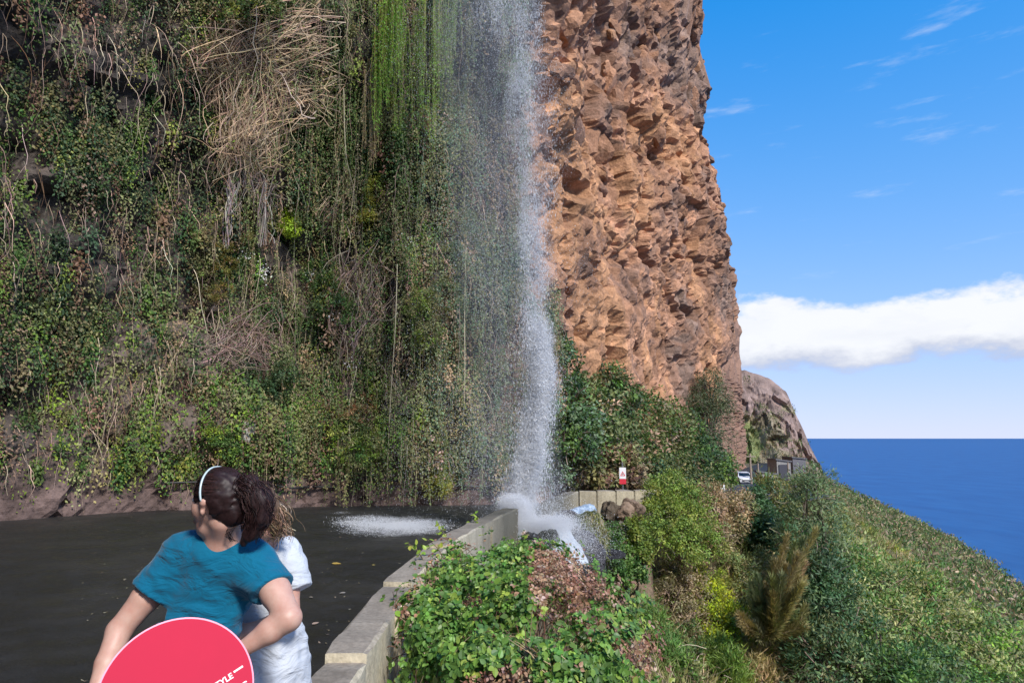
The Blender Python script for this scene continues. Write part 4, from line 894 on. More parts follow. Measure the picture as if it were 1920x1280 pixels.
air_shrub('mossy_grass', 'olive grass tuft draping over the wet mossy rock', [(1112, 980, 11.2, .13), (1116, 1000, 11.1, .15), (1118, 1025, 11.0, .14)], 2600, .09, [(.16, .16, .04), (.11, .13, .03), (.20, .17, .07)], asp=.14, droop=1.2, cat='grass')
air_shrub('hillside_bush', 'brown withered bush between the light green one and the far road', [(1320, 935, 14.9, .38), (1350, 940, 15.4, .42), (1335, 970, 14.8, .42), (1368, 975, 15.4, .42), (1305, 955, 14.6, .34), (1382, 950, 16, .4), (1345, 1005, 14.5, .36)], 7000, .065, [(.30, .21, .12), (.22, .17, .09), (.17, .17, .07), (.35, .25, .15)], twig=160)
air_shrub('hillside_bush', 'bluish dark green ivy bush right of the small trickle', [(1412, 950, 16.6, .42), (1427, 975, 16.4, .42), (1437, 1000, 16, .42), (1420, 995, 16, .36)], 6000, .08, [(.06, .12, .05), (.075, .14, .055), (.05, .09, .04)], asp=.75)
air_shrub('hillside_bush', 'yellowish olive bush on the bank under the rosette plant', [(1450, 930, 17.6, .48), (1478, 945, 18, .5), (1462, 980, 17, .5), (1487, 1000, 16.8, .5)], 6500, .08, [(.16, .16, .045), (.12, .13, .04), (.22, .17, .07), (.09, .11, .035)], twig=60)
hill_shrub('hillside_bush', 'bright yellow flowering creeper patch in the middle of the bank', [(1350, 1120, .34), (1375, 1140, .36), (1395, 1165, .36), (1360, 1165, .34), (1410, 1190, .32), (1340, 1100, .26), (1370, 1200, .3), (1345, 1150, .3)], 8600, .055, [(.34, .36, .02), (.26, .30, .02), (.14, .19, .03)], gloss=False)
hill_shrub('hillside_bush', 'small yellow creeper patch just above the larger one', [(1325, 1075, .26), (1340, 1090, .28), (1318, 1055, .24), (1350, 1075, .24)], 3000, .05, [(.30, .32, .03), (.20, .24, .03), (.12, .16, .03)])
hill_shrub('hillside_bush', 'green grassy clump low on the bank below the yellow creeper', [(1370, 1240, .3), (1385, 1265, .3), (1350, 1225, .25)], 2800, .14, [(.10, .17, .03), (.13, .19, .035), (.08, .13, .03)], asp=.12, droop=-.4)
hill_shrub('hillside_bush', 'straw coloured dry clump at the lower right of the bank', [(1440, 1230, .38), (1470, 1255, .38), (1420, 1260, .34), (1430, 1200, .34), (1400, 1225, .3), (1455, 1280, .36)], 4800, .13, [(.30, .24, .12), (.24, .2, .08), (.36, .29, .16)], asp=.12, droop=-.3, twig=80)
hill_shrub('hillside_bush', 'dry brown thicket of stems left of the yellow creeper', [(1270, 1050, .34), (1285, 1080, .36), (1265, 1105, .34), (1300, 1110, .36), (1310, 1070, .34), (1285, 1140, .34)], 4200, .06, [(.24, .19, .11), (.18, .17, .07), (.30, .23, .14)], twig=260)
hill_shrub('hillside_bush', 'fresh green shoots beside the bramble thicket', [(1215, 1120, .22), (1230, 1150, .24), (1245, 1190, .24), (1255, 1230, .24), (1205, 1090, .2)], 3400, .12, [(.10, .19, .04), (.08, .15, .04), (.13, .22, .05)], asp=.16, droop=-.2)
hill_shrub('hillside_bush', 'green weeds under the dry thicket near the bottom', [(1290, 1180, .3), (1310, 1220, .3), (1300, 1260, .3), (1280, 1230, .25)], 3200, .06, OLIVE+GREEN+LIME[1:2], twig=60)
hill_shrub('hillside_bush', 'leafy grey green scrub on the slope below the small trickle', [(1400, 1070, .35), (1380, 1050, .35), (1410, 1100, .3), (1425, 1050, .35)], 4200, .06, [(.14, .17, .065), (.11, .145, .055), (.20, .20, .08)], twig=60)
# tan conifer-like tree with plumes
def plume_tree(label, base, plumes, cols, leafn, name='plumed_conifer', ll=(.10, .2)):
    o = empty(name, base, label, 'tree'); gb = Geo(); gl = Geo()
    for tip_, wdt in plumes:
        t_ = np.asarray(tip_); m_ = (np.asarray(base)*.55+t_*.45)+np.array([0, 0, -.12*np.linalg.norm(t_-base)])+rng.normal(0, .06, 3); w_ = spline([base, m_, t_], 18)
        tubes(gb, w_[None], np.linspace(.035, .006, 18)[None], np.array([[.2, .15, .09]]), 5)
        d = unit(np.gradient(w_, axis=0)); m = int(leafn*np.linalg.norm(t_-base)/.9); t = rng.uniform(.22, 1, m); i = t*17; p = np.stack([np.interp(i, np.arange(18), w_[:, k]) for k in range(3)], 1); dd = d[np.minimum(i.astype(int), 17)]
        off = rdir(m); off = off-dd*(off*dd).sum(1)[:, None]; rad = wdt*np.sin(np.clip(t*1.0, 0, 1)*3.0)**.7*rng.random(m)**.5
        leaves(gl, p+off*rad[:, None], dd*1.0+off*.8+rdir(m)*.35+np.array([0, 0, .1]), off, rng.uniform(*ll, m), .013, np.clip(pal(1, cols, jit=.1)*(1+rng.normal(0, .2, (m, 1))), .01, .6), .1)
    gb.build('branches', M['bark'], o, smooth=True); gl.build('foliage', M['leaf'], o); return o
pb = P(1432, 1190, 12.6)
TP = [(1488, 1010, .16), (1478, 1040, .15), (1462, 1060, .16), (1440, 1065, .16), (1425, 1085, .15), (1495, 1060, .13), (1508, 1108, .12), (1490, 1120, .16), (1470, 1100, .18), (1450, 1110, .18), (1430, 1125, .17), (1480, 1150, .17), (1462, 1140, .18), (1440, 1155, .17), (1415, 1140, .15), (1500, 1085, .12)]
plume_tree('tan olive conifer with upswept feathery plumes on the lower slope', pb, [(P(1450+(a-1450)*1.2+rng.normal(0, 12), b+rng.normal(0, 14), 12.4+rng.normal(0, .35)), r*.62) for a, b, r in TP*3], [(.21, .185, .08), (.18, .165, .07), (.26, .22, .10), (.15, .145, .06), (.13, .15, .07)], 700, ll=(.07, .16))
# trees at the right
RT = [('tall grey green feathery tree rising to the sea horizon at right', [(1515, 900, 14.5, .35), (1505, 940, 14.5, .5), (1530, 935, 14.6, .55), (1520, 985, 14.4, .7), (1500, 1010, 14.6, .5), (1540, 1030, 14.3, .7)], [(.075, .105, .05), (.10, .125, .06), (.055, .08, .04)], .10, .25),
      ('dark green tree below the feathery one at the right', [(1520, 1060, 13.6, .6), (1540, 1100, 13.4, .7), (1505, 1080, 13.8, .45), (1535, 1160, 13, .7)], DARK+[(.045, .07, .035)], .09, .45),
      ('shadowy tree at the lower right behind the straw clump', [(1535, 1230, 12.4, .6), (1520, 1190, 12.8, .4), (1560, 1260, 12, .7), (1600, 1200, 12.6, .8)], DARK+OLIVE[1:2], .085, .4),
      ('green tree beyond the right side of the slope', [(1590, 1060, 14.5, .6), (1620, 1090, 14.3, .7), (1580, 1120, 14, .7), (1640, 1130, 14, .7)], GREEN+OLIVE, .10, .35),
      ('broad olive tree at the far right of the slope', [(1690, 1120, 15, .7), (1730, 1140, 15, .7), (1690, 1180, 14, .7), (1760, 1180, 14.5, .7), (1660, 1200, 13.5, .6)], OLIVE+GREEN, .10, .4),
      ('dark bush at the bottom right beneath the olive tree', [(1650, 1270, 12, .5), (1700, 1270, 12.2, .5), (1760, 1270, 12.6, .6), (1720, 1310, 11.5, .6)], DARK+GREEN, .09, .5),
      ('rounded bush at the right end of the bank', [(1830, 1200, 15, .7), (1870, 1230, 14.8, .8), (1810, 1260, 14, .7), (1880, 1290, 13.5, .8), (1930, 1250, 15, .8)], GREEN+LIME[1:2]+OLIVE, .10, .5)]
for lab, bl, cols, sz, asp in RT: air_shrub('slope_tree', lab, bl, 6300, sz, [tuple(v*1.6 for v in c_) for c_ in cols], asp, cat='tree', trunk=(.06, (.12, .09, .07)), twig=70, group='trees on the lower slope', droop=0, parts=('trunk', 'crown'))
b_ = [(np.array([x, y, z]), r) for x, y, z, r in ()]
# agave-like rosettes
def rosette(label, c, n, ln, wd, cols, name='rosette_plant'):
    o = empty(name, c, label, 'plant'); g0 = mesh_blade = None
    for i in range(n):
        a = i*2.4; el = .25+1.15*(i/n); L_ = ln*rng.uniform(.8, 1.1); t = np.linspace(0, 1, 7); r = t*L_*math.cos(el); z = t*L_*math.sin(el)-.35*L_*t**2.5*(1-i/n)
        ctr = np.stack([r*math.cos(a), r*math.sin(a), z], 1)+np.asarray(c); s_ = np.array([-math.sin(a), math.cos(a), 0])
        w_ = wd*np.array([.5, .8, 1, .95, .75, .45, .02]); R = [np.stack([p-s_*ww/2, p-np.array([0, 0, ww*.18]), p+s_*ww/2, p+np.array([0, 0, .004])]) for p, ww in zip(ctr, w_)]
        V, Fc = loft(R); mk('leaf', V, Fc, M['leaf'], o, tint=np.tile(pal(1, cols, jit=.12), (len(V), 1)), smooth=True)
c = P(1437, 925, 30.); rosette('large pale green spiky rosette plant near the parked cars', c, 30, 1.25, .16, [(.13, .20, .09), (.17, .24, .12), (.10, .16, .07)])
c = at_hill(1190, 1140)+np.array([0, -.25, .1]); rosette('slender pale bladed lily plant beside the bramble thicket', c, 16, .55, .035, [(.22, .30, .18), (.16, .26, .10), (.10, .2, .05)])

# ------------------------------------------------------------------ bramble thicket in the foreground
BL = [(835, 1215, 4.35, .30), (790, 1165, 4.9, .26), (905, 1150, 5.2, .40), (850, 1100, 6.2, .34), (930, 1095, 6.3, .38), (1010, 1085, 6.4, .36), (1000, 1170, 5.0, .42), (1080, 1120, 5.9, .34), (1110, 1190, 5.0, .38),
      (1140, 1250, 4.5, .34), (900, 1280, 4.0, .30), (1040, 1290, 4.0, .34), (780, 1260, 4.3, .16), (960, 1230, 4.3, .36), (1090, 1265, 4.2, .34), (860, 1060, 7.2, .24), (960, 1055, 7.4, .26), (1040, 1070, 7.0, .26), (815, 1120, 5.6, .2), (770, 1215, 4.5, .14)]
bl = blobs_px(BL); br = empty('bramble_thicket', (bl[0][0][0]+.6, 4.6, -1.2), 'large bramble thicket with green and withered leaves in the foreground beside the parapet', 'bush')
gst = Geo(); n_ = 520; b_ = [bl[i] for i in rng.integers(0, len(bl), n_)]; st = np.array([b[0]+np.array([rng.normal(0, .3), rng.normal(0, .3), -b[1]-.25]) for b in b_]); en = np.array([b[0]+(lambda d: d*np.array([1, 1, 1 if d[2] > 0 else -.5]))(rdir(1)[0])*b[1]*rng.uniform(.7, 1.22) for b in b_])
md = (st+en)/2+rng.normal(0, .12, (n_, 3))+np.array([0, 0, .14]); t = np.linspace(0, 1, 9)[None, :, None]; stems = st[:, None]*(1-t)**2+2*md[:, None]*t*(1-t)+en[:, None]*t*t
tubes(gst, stems, np.linspace(.0045, .002, 9)[None], pal(n_, [(.16, .07, .04), (.22, .12, .08), (.12, .10, .05), (.28, .2, .13)]), 4); gst.build('stems', M['bark'], br, smooth=True)
lp, lt, ln_, lc_, ls = [], [], [], [], []
for c, r in bl:
    px, py = project(c[None]); k = int(2150*r*r/.12)//3; d = rdir(k); d[:, 2] = np.where(d[:, 2] < -.3, -d[:, 2], d[:, 2]); d[:, 1] = np.where(d[:, 1] > .5, -d[:, 1], d[:, 1]); rad = r*(.5+.58*rng.random(k)**.6)*(1+.35*fbm(d*3.5+c, 3, 9)); keep_ = fbm((c+d*rad[:, None])*3.2, 2, 71) > -.28; d, rad = d[keep_], rad[keep_]; k = len(d); cc = c+d*rad[:, None]
    fp = fbm(cc*2.6, 2, 301); qx, qy = project(cc); dry = (fp+.9*np.exp(-((qx-1060)/90)**2-((qy-1065)/55)**2)+.5*np.exp(-((qx-1010)/110)**2-((qy-1140)/60)**2)+.55*np.exp(-((qx-1190)/70)**2-((qy-1230)/60)**2)) > .36
    g1 = pal(k, [(.075, .15, .03), (.055, .115, .025), (.11, .19, .04), (.19, .26, .05)], [5, 4, 4, 2], .18); g2 = pal(k, [(.22, .12, .075), (.30, .19, .13), (.15, .075, .05), (.36, .26, .19)], [4, 3, 4, 1], .15)
    col = np.where(dry[:, None], g2, g1); sz = np.where(dry, rng.uniform(.014, .026, k), rng.uniform(.017, .041, k)); perp = unit(np.cross(d, rdir(k)))
    for j in range(3):
        tip = d*.35+np.array([0, 0, -.25])+(perp if j == 0 else (np.cross(d, perp)*(1 if j == 1 else -1)+perp*.2)); lp.append(cc+tip*.006); lt.append(tip+rdir(k)*.3); ln_.append(d*.6+np.array([0, -.25, .5])+rdir(k)*.85); lc_.append(col*(1+rng.normal(0, .12, (k, 1)))); ls.append(sz*(1.1 if j == 0 else .9))
lp, lt, ln_, lc_, ls = [np.concatenate(x) for x in (lp, lt, ln_, lc_, ls)]; lc_ = np.clip(lc_, .01, .6)
# the 300 leaves that show largest are leaf objects, the rest one mass
cc_ = np.array([b[0] for b in bl]); rr_ = np.array([b[1] for b in bl]); dcen = np.linalg.norm(lp[:, None]-cc_[None], axis=2)/rr_[None]; outer = dcen.min(1)
score = ls/np.maximum(lp[:, 1], 1)*np.clip(outer-.75, 0, .4)*np.clip((unit(ln_)*np.array([0, -.8, .6])).sum(1), 0, 1); pxs_, pys_ = project(lp); score[(pys_ > 1275)] = 0
order = np.argsort(-score); own, rest = order[:300], order[300:]
gb = Geo(); big_leaves(gb, lp[rest], lt[rest], ln_[rest], ls[rest]*1.25, ls[rest]*.95, lc_[rest]); o = gb.build('foliage', M['gloss_leaf'], br); o['kind'] = 'stuff'
lm = []
for i, c in enumerate([(.06, .13, .024), (.045, .10, .02), (.09, .17, .032), (.16, .23, .04), (.07, .12, .03), (.11, .19, .03), (.26, .15, .09), (.05, .11, .03)]):
    gq = Geo(); big_leaves(gq, np.zeros((1, 3)), np.array([[0, 1., 0]]), np.array([[0, 0, 1.]]), 1.25, .95*(.9+.05*(i % 4)), np.array([c]), .18, .12+.04*(i % 3)); lm.append(mesh_data('leaf', np.concatenate(gq.V), np.concatenate(gq.T), M['gloss_leaf'], np.concatenate(gq.C), False))
from mathutils import Matrix
for k in own:
    y_ = unit(lt[k]); x_ = unit(np.cross(y_, ln_[k])); z_ = np.cross(x_, y_); o = bpy.data.objects.new('leaf', lm[6] if lc_[k][0] > lc_[k][1] else lm[[0, 1, 2, 3, 4, 5, 7][rng.integers(7)]])
    mt = Matrix([[x_[i], y_[i], z_[i], 0] for i in range(3)]+[[0, 0, 0, 1]]); o.rotation_euler = mt.to_euler(); o.scale = (ls[k],)*3; o.location = lp[k]-np.array(br.location); link(o, br)
# withered flower heads and dry stalks in the thicket
g = Geo()
for px, py, d in [(1022, 1082, 6.1), (1030, 1092, 6.0), (1048, 1088, 6.2), (1085, 1150, 5.3), (800, 1205, 4.4), (806, 1218, 4.3), (905, 1148, 4.8), (912, 1225, 4.1), (985, 1000, 6.9), (1003, 1018, 6.8), (1075, 1060, 6.2)]:
    c = P(px, py, d-.15); m = 40; leaves(g, c+rdir(m)*.03, rdir(m), rdir(m), .02, .016, pal(m, [(.5, .4, .32), (.42, .3, .24)], jit=.12))
g.build('flower_heads', M['leaf'], br)['kind'] = 'stuff'
g = Geo(); k = 46; a = np.array([P(965+rng.normal(0, 14), 1200+rng.normal(0, 8), 4.3) for _ in range(k)]); b = np.array([P(1030+rng.normal(0, 22), 1262+rng.normal(0, 14), 3.75) for _ in range(k)]); md = (a+b)/2+rng.normal(0, .06, (k, 3))+np.array([0, -.05, .06])
t = np.linspace(0, 1, 9)[None, :, None]; tubes(g, a[:, None]*(1-t)**2+2*md[:, None]*t*(1-t)+b[:, None]*t*t, .0026, pal(k, [(.45, .34, .2), (.36, .26, .15)]), 4); g.build('dry_stalks', M['twig'], br)
# sprigs reaching over the parapet
g = Geo(); gl = Geo()
for px, py, d, qx, qy in [(800, 1010, 6.6, 840, 1060), (765, 1018, 6.4, 800, 1062), (822, 985, 7.4, 850, 1040), (748, 1130, 5.0, 790, 1150), (735, 1160, 4.7, 775, 1190), (890, 965, 9.0, 886, 1020)]:
    w_ = spline([P(qx, qy, d), (P(px, py, d)+P(qx, qy, d))/2+np.array([0, 0, .04]), P(px, py, d)], 8); tubes(g, w_[None], np.linspace(.006, .002, 8)[None], np.array([[.16, .12, .06]]), 4); m = 12
    p = w_[rng.integers(3, 8, m)]+rng.normal(0, .03, (m, 3)); big_leaves(gl, p, rdir(m)+np.array([-.3, -.2, .3]), rdir(m)*.5+np.array([0, -.5, .8]), .055, .042, pal(m, [(.22, .28, .04), (.14, .22, .03)], jit=.12))
g.build('sprig_stems', M['bark'], br); gl.build('sprig_leaves', M['gloss_leaf'], br)
# fallen leaves on the road
for i, (px, py, sz, cl, lab) in enumerate([(622, 1057, .13, (.35, .24, .06), 'large yellow fallen leaf lying on the dark road'), (585, 1172, .08, (.3, .22, .18), 'pale brown fallen leaf on the road near the women'), (566, 1165, .06, (.3, .2, .15), 'tiny tan fallen leaf by the arm of the women'),
                                    (648, 1112, .07, (.22, .2, .18), 'curled grey fallen leaf in the middle of the road'), (580, 1120, .06, (.2, .17, .14), 'small dull fallen leaf on the road left of the curled one'), (697, 1060, .05, (.3, .24, .08), 'small ochre fallen leaf beside the parapet')]):
    c = G(px, py, .004); gq = Geo(); a = i*1.3; big_leaves(gq, c[None]+np.array([[0, 0, .012]]), np.array([[math.cos(a), math.sin(a)*.4, .05]]), np.array([[.1, -.2, 1.]]), sz, sz*.5, np.array([cl]), .2, .1); o = gq.build('fallen_leaf', M['leaf']); tag(o, lab, 'leaf')

# leaf litter and grit on the road
g = Geo(); k = 420; pq = np.array([G(rng.uniform(150, 960), rng.uniform(935, 1278)**1.0, .004) for _ in range(k)]); dq = edge_dist(pq[:, 0], pq[:, 1])[0]; pq = pq[dq < -.35]; k = len(pq)
leaves(g, pq+np.array([0, 0, .006]), rdir(k)*np.array([1, 1, .15]), np.tile((0, 0, 1.), (k, 1))+rdir(k)*.3, rng.uniform(.012, .05, k), rng.uniform(.008, .02, k), pal(k, [(.2, .16, .11), (.12, .1, .07), (.3, .26, .2)], jit=.2)); tag(g.build('road_litter', M['leaf'], road), 'scattered leaf litter and grit on the wet road', kind='stuff')

# scrub on the lower and farther slopes
fi_ = np.flatnonzero((_hd > 7) & (_hd < 140) & (HP[:, 1] > 8) & (HP[:, 1] < 300) & (hpx > 1250) & (hpx < 2000) & (HP[:, 2] > -41)); ar = np.where(HP[fi_, 0] > 40, 64, np.where(HP[fi_, 0] > 14, 2.5, .2))*np.where(HP[fi_, 1] > 70, 8, np.where(HP[fi_, 1] > 24, .9, .2)); pw = ar/np.maximum(HP[fi_, 1], 15)**1.3
k = 4800; ii = rng.choice(fi_, k, p=pw/pw.sum()); jit = np.where(HP[ii, 0] > 40, 4, .5)[:, None]; pb_ = HP[ii]+rng.normal(0, 1, (k, 3))*jit*np.array([1, 1, 0]); pb_[:, 2] = hill_z(pb_[:, 0], pb_[:, 1]); m = 12; sc_ = np.clip(pb_[:, 1]/40, .35, 3)
p = np.repeat(pb_, m, 0)+rng.normal(0, .35, (k*m, 3))*np.repeat(sc_, m)[:, None]*np.array([1, 1, .6])+np.array([0, 0, .2]); g = Geo(); leaves(g, p, rdir(k*m)+np.array([0, 0, .6]), rdir(k*m), np.repeat(sc_, m)*rng.uniform(.2, .5, k*m), np.repeat(sc_, m)*.14, np.clip(np.repeat(pal(k, OLIVE+GREEN+DRY[:2], jit=.2), m, 0)*(1+rng.normal(0, .2, (k*m, 1))), .01, .6)); tag(g.build('slope_scrub', M['leaf']), 'low scrub covering the farther slopes above the sea', kind='stuff')
# ------------------------------------------------------------------ people
def _skin(base):
    def f(nt, b, N, L):
        n = nz(nt, 25, 5, .6); c = cramp(nt, n.outputs['Fac'], [(.3, tuple(x*k for x, k in zip(base, (.92, .78, .75)))), (.7, tuple(x*k for x, k in zip(base, (1.06, 1.10, 1.10))))])
        L(c, b.inputs['Base Color']); b.inputs['Roughness'].default_value = .5; b.inputs['Subsurface Weight'].default_value = .05; b.inputs['Subsurface Radius'].default_value = (.02, .008, .005)
        bump(nt, b, nz(nt, 400, 2).outputs['Fac'], .08, .002)
    return f
M['skin'] = material('skin', _skin((.56, .345, .27))); M['skin2'] = material('tanned_skin', _skin((.52, .29, .22)))
def cloth(name, col, weave=900):
    def f(nt, b, N, L):
        n = nz(nt, 9, 5, .6); L(cramp(nt, n.outputs['Fac'], [(.3, tuple(x*.88 for x in col)), (.7, tuple(min(.95, x*1.08) for x in col))]), b.inputs['Base Color'])
        b.inputs['Roughness'].default_value = .85; b.inputs['Sheen Weight'].default_value = .15; b.inputs['Specular IOR Level'].default_value = .2
        n2 = nz(nt, 7, 4, .5, sc=(1.0, 1.0, 2.2)); n2.inputs['Distortion'].default_value = 1.4; bump(nt, b, n2.outputs['Fac'], .75, .03)
    return material(name, f)
M['teal'] = cloth('teal_cotton', (.0, .12, .215)); M['white'] = cloth('white_cotton', (.52, .55, .60)); M['denim'] = cloth('dark_denim', (.03, .04, .07)); M['denim2'] = cloth('grey_shorts', (.22, .23, .25))
def hairmat(name, a, b_):
    def f(nt, b, N, L):
        t = N('ShaderNodeAttribute'); t.attribute_name = 'tint'; n = nz(nt, 90, 4, .6)
        L(mixc(nt, 1., t.outputs['Color'], cramp(nt, n.outputs['Fac'], [(.3, .6), (.7, 1.35)]), 'MULTIPLY'), b.inputs['Base Color']); b.inputs['Roughness'].default_value = .5; b.inputs['Specular IOR Level'].default_value = .3
    return material(name, f)
M['hair'] = hairmat('hair', 0, 0); M['shoe'] = plain('shoe', (.5, .5, .5), .7)
def frame(fwd, up=(0, 0, 1)):
    f = unit(np.array(fwd, float)); r = unit(np.cross(f, np.array(up, float))); u = np.cross(r, f); return f, r, u          # forward, right, up
def head_prims(c, f, r, u, s=1.):
    q = lambda a, b, d: c+(f*a+r*b+u*d)*s
    pr = [cap(q(-.02, 0, .03), q(.005, 0, .025), .083*s, .080*s, ax=r, sq=.88), cap(q(.03, 0, -.02), q(.045, 0, -.065), .058*s, .042*s, k=.03), cap(q(.05, 0, -.09), q(.065, 0, -.095), .026*s, .02*s, k=.03)]
    pr += [cap(q(.083, 0, .012), q(.108, 0, -.028), .009*s, .014*s, k=.012), cap(q(.085, -.018, -.058), q(.085, .018, -.058), .011*s, .011*s, k=.008)]
    for s_ in (-1, 1):
        pr += [cap(q(.080, s_*.034, .02), q(.080, s_*.030, .02), .017*s, sub=True, k=.012), cap(q(-.008, s_*.077, .005), q(-.016, s_*.086, .012), .017*s, .015*s, k=.01, ax=r, sq=.55), cap(q(-.006, s_*.078, -.02), q(-.004, s_*.076, -.028), .009*s, k=.01), cap(q(.045, s_*.042, -.012), q(.05, s_*.040, -.02), .02*s, k=.03)]
    return pr
def eyes(c, f, r, u, parent, s=1.):
    for s_ in (-1, 1):
        V, Fc = ICO2; mk('eye', V*.0125*s+c+(f*.072+r*.032*s_+u*.02)*s, Fc, plain('eye_white', (.7, .68, .65), .2), parent, smooth=True)
def hand_prims(w, d, palm_n, s=1., curl=.8, thumb=1):
    d = unit(np.array(d, float)); n = unit(np.array(palm_n, float)-d*np.dot(palm_n, d)); sd = np.cross(d, n)*thumb; pr = [cap(w, w+d*.03, .024*s, .026*s, ax=n, sq=.75)]
    for k in (-1, -.33, .33, 1): pr.append(cap(w+d*.015+sd*k*.012*s, w+d*.085*s+sd*k*.027*s, .017*s, .0115*s, k=.012))
    for k, L_ in ((-1, .058), (-.33, .070), (.33, .075), (1, .066)):
        p0 = w+d*.085*s+sd*k*.027*s; p = p0
        for j, (fr, an) in enumerate(((.45, .35), (.32, .9), (.23, 1.35))):
            a = an*curl; e = p+(d*math.cos(a)+n*math.sin(a))*L_*fr*s*1.15; pr.append(cap(p, e, (.0098-.001*j)*s, (.0092-.001*j)*s, k=.004)); p = e
    b = w+d*.025*s+sd*.028*s; m_ = b+(d*.55+sd*.6+n*.35)*.042*s; e = m_+(d*.8+sd*.05+n*.5)*.032*s
    pr += [cap(b, m_, .0145*s, .0115*s, k=.012), cap(m_, e, .0112*s, .009*s, k=.005)]; return pr
def strands(name, paths, rad, cols, parent, mat):
    g = Geo(); tubes(g, np.array(paths), rad, pal(len(paths), cols, jit=.25), 3); return g.build(name, mat, parent, smooth=True)
def fold_noise(sc, amp, seed):
    return lambda X: fbm(X*np.array(sc), 3, seed)*amp

# --- woman in the teal shirt, back to the camera, head turned left
T = lambda px, py, d=2.5: P(px, py, d)
hc = T(408, 944, 2.48); f, r, u = frame((-.93, .36, -.08)); s_ = .98
neck0 = T(418, 1004, 2.54); shR, shL = T(490, 1056, 2.55), T(334, 1046, 2.58); elR = T(541, 1158, 2.42); wrR = T(452, 1218, 2.40)
hipc = T(352, 1270, 2.56); hipc[2] = .90; chest = (shR+shL)/2+np.array([0, .02, -.06]); waist = T(372, 1195, 2.56)
elL = np.array([-1.40, 2.50, 1.02]); wrL = np.array([-1.385, 2.33, .80]); fanc = T(333, 1300, 2.2); 
hd = unit(np.array([.0, -.55, -.5]))
skin = head_prims(hc, f, r, u, s_)+[cap(neck0+np.array([.005, .015, -.04]), hc-u*.06-f*.03, .058, .052, k=.03), cap(neck0+np.array([0, .0, -.05]), chest, .065, .075, k=.04), cap(shR+np.array([-.05, 0, .02]), shL+np.array([.05, 0, .02]), .05, .05, k=.05)]
skin += [cap(shR, (shR*.45+elR*.55), .056, .052), cap(shR*.45+elR*.55, elR, .052, .043), cap(elR, elR*.6+wrR*.4, .043, .041), cap(elR*.6+wrR*.4, wrR, .041, .026)]
skin += hand_prims(wrR, wrR-elR, np.array([0, 1, .2]), 1., .7, 1)
skin += [cap(shL, shL*.45+elL*.55, .056, .050), cap(shL*.45+elL*.55, elL, .05, .042), cap(elL, elL*.6+wrL*.4, .042, .038), cap(elL*.6+wrL*.4, wrL, .038, .025)]+hand_prims(wrL, np.array([.05, -.35, -.5]), np.array([.9, -.1, -.1]), 1., 1.05, -1)
for sd in (-1, 1):
    hp0 = hipc+np.array([sd*.085, 0, -.03]); kn = np.array([hipc[0]+sd*.09, hipc[1]+.03, .48]); an = np.array([hipc[0]+sd*.10, hipc[1]-.02, .085])
    skin += [cap(hp0, kn, .09, .058, k=.03), cap(kn, kn*.65+an*.35, .056, .056, k=.02), cap(kn*.65+an*.35, an, .056, .036), cap(an, an+np.array([0, .12, -.05]), .035, .03)]
skin += [cap(chest, waist, .08, .08, k=.05), cap(waist, hipc, .08, .10, k=.05)]
V, Fc = sdf_mesh(skin, .0076, .016); w1 = mk('person', V, Fc, M['skin'], smooth=True, loc=(hipc[0], hipc[1], 0)); tag(w1, 'woman in a teal t-shirt with dark ponytail, seen from behind', 'person')
eyes(hc, f, r, u, w1, s_)
slE = shR*.52+elR*.48; slL = shL*.5+elL*.5
ax = np.array([0, 1., 0])
shirt = [cap(chest+np.array([0, 0, .03]), waist, .155, .128, ax=ax, sq=.72, k=.06), cap(waist, hipc+np.array([.01, 0, .02]), .128, .158, ax=ax, sq=.74, k=.06), cap(shR+np.array([-.03, 0, .0]), shL+np.array([.03, 0, .0]), .066, .066, k=.06), cap(neck0+np.array([.03, .01, -.05]), shR+np.array([-.03, 0, .01]), .06, .06, k=.05), cap(neck0+np.array([-.03, .01, -.05]), shL+np.array([.03, 0, .01]), .06, .06, k=.05), cap(shR+np.array([-.02, 0, 0]), slE, .068, .073, k=.05), cap(shL, slL, .07, .072, k=.05),
         cap(chest+np.array([.06, .07, -.02]), chest+np.array([-.06, .07, -.02]), .075, k=.05)]
dR, dL = unit(slE-shR), unit(slL-shL)
def cutter(X):
    a = np.where(((X-shR)@unit(shR-shL) > -.03) & (X[:, 2] > slE[2]-.10), (X-slE)@dR, -1.); b = np.where(((X-shL)@unit(shL-shR) > -.03) & (X[:, 2] > slL[2]-.10), (X-slL)@dL, -1.)
    nk = .060-np.linalg.norm((X-(neck0+np.array([-.01, .02, .045])))*np.array([.72, .8, 1]), axis=1)
    hem = (hipc[2]+.015)-X[:, 2]+.02*np.sin(X[:, 0]*14)
    return np.maximum(np.maximum(a, b), np.maximum(nk, hem))
def wr1(X):   # cloth folds pulling from the armpit and gathering at the waist
    q_ = X-shR; a = fbm(np.stack([q_@np.array([6., 2, 9]), q_@np.array([4., 3, -3]), q_@np.array([1., 6, 2])], 1), 3, 15)*.014
    b = fbm(X*np.array([5, 5, 22.]), 3, 19)*.011*np.clip((1.18-X[:, 2])/.2, 0, 1); return a+b
V, Fc = sdf_mesh(shirt, .0078, .03, wr1, cutter); mk('shirt', V, Fc, M['teal'], w1, smooth=True)
tro = [cap(waist*.2+hipc*.8, hipc, .125, .135, ax=ax, sq=.78, k=.05)]
for sd in (-1, 1):
    hp0 = hipc+np.array([sd*.08, 0, -.02]); kn = np.array([hipc[0]+sd*.09, hipc[1]+.03, .48]); an = np.array([hipc[0]+sd*.10, hipc[1]-.02, .14]); tro += [cap(hp0, kn, .105, .072, k=.03), cap(kn, an, .072, .058, k=.03)]
V, Fc = sdf_mesh(tro, .011, .03, fold_noise((9, 9, 14), .006, 23)); mk('trousers', V, Fc, M['denim'], w1, smooth=True)
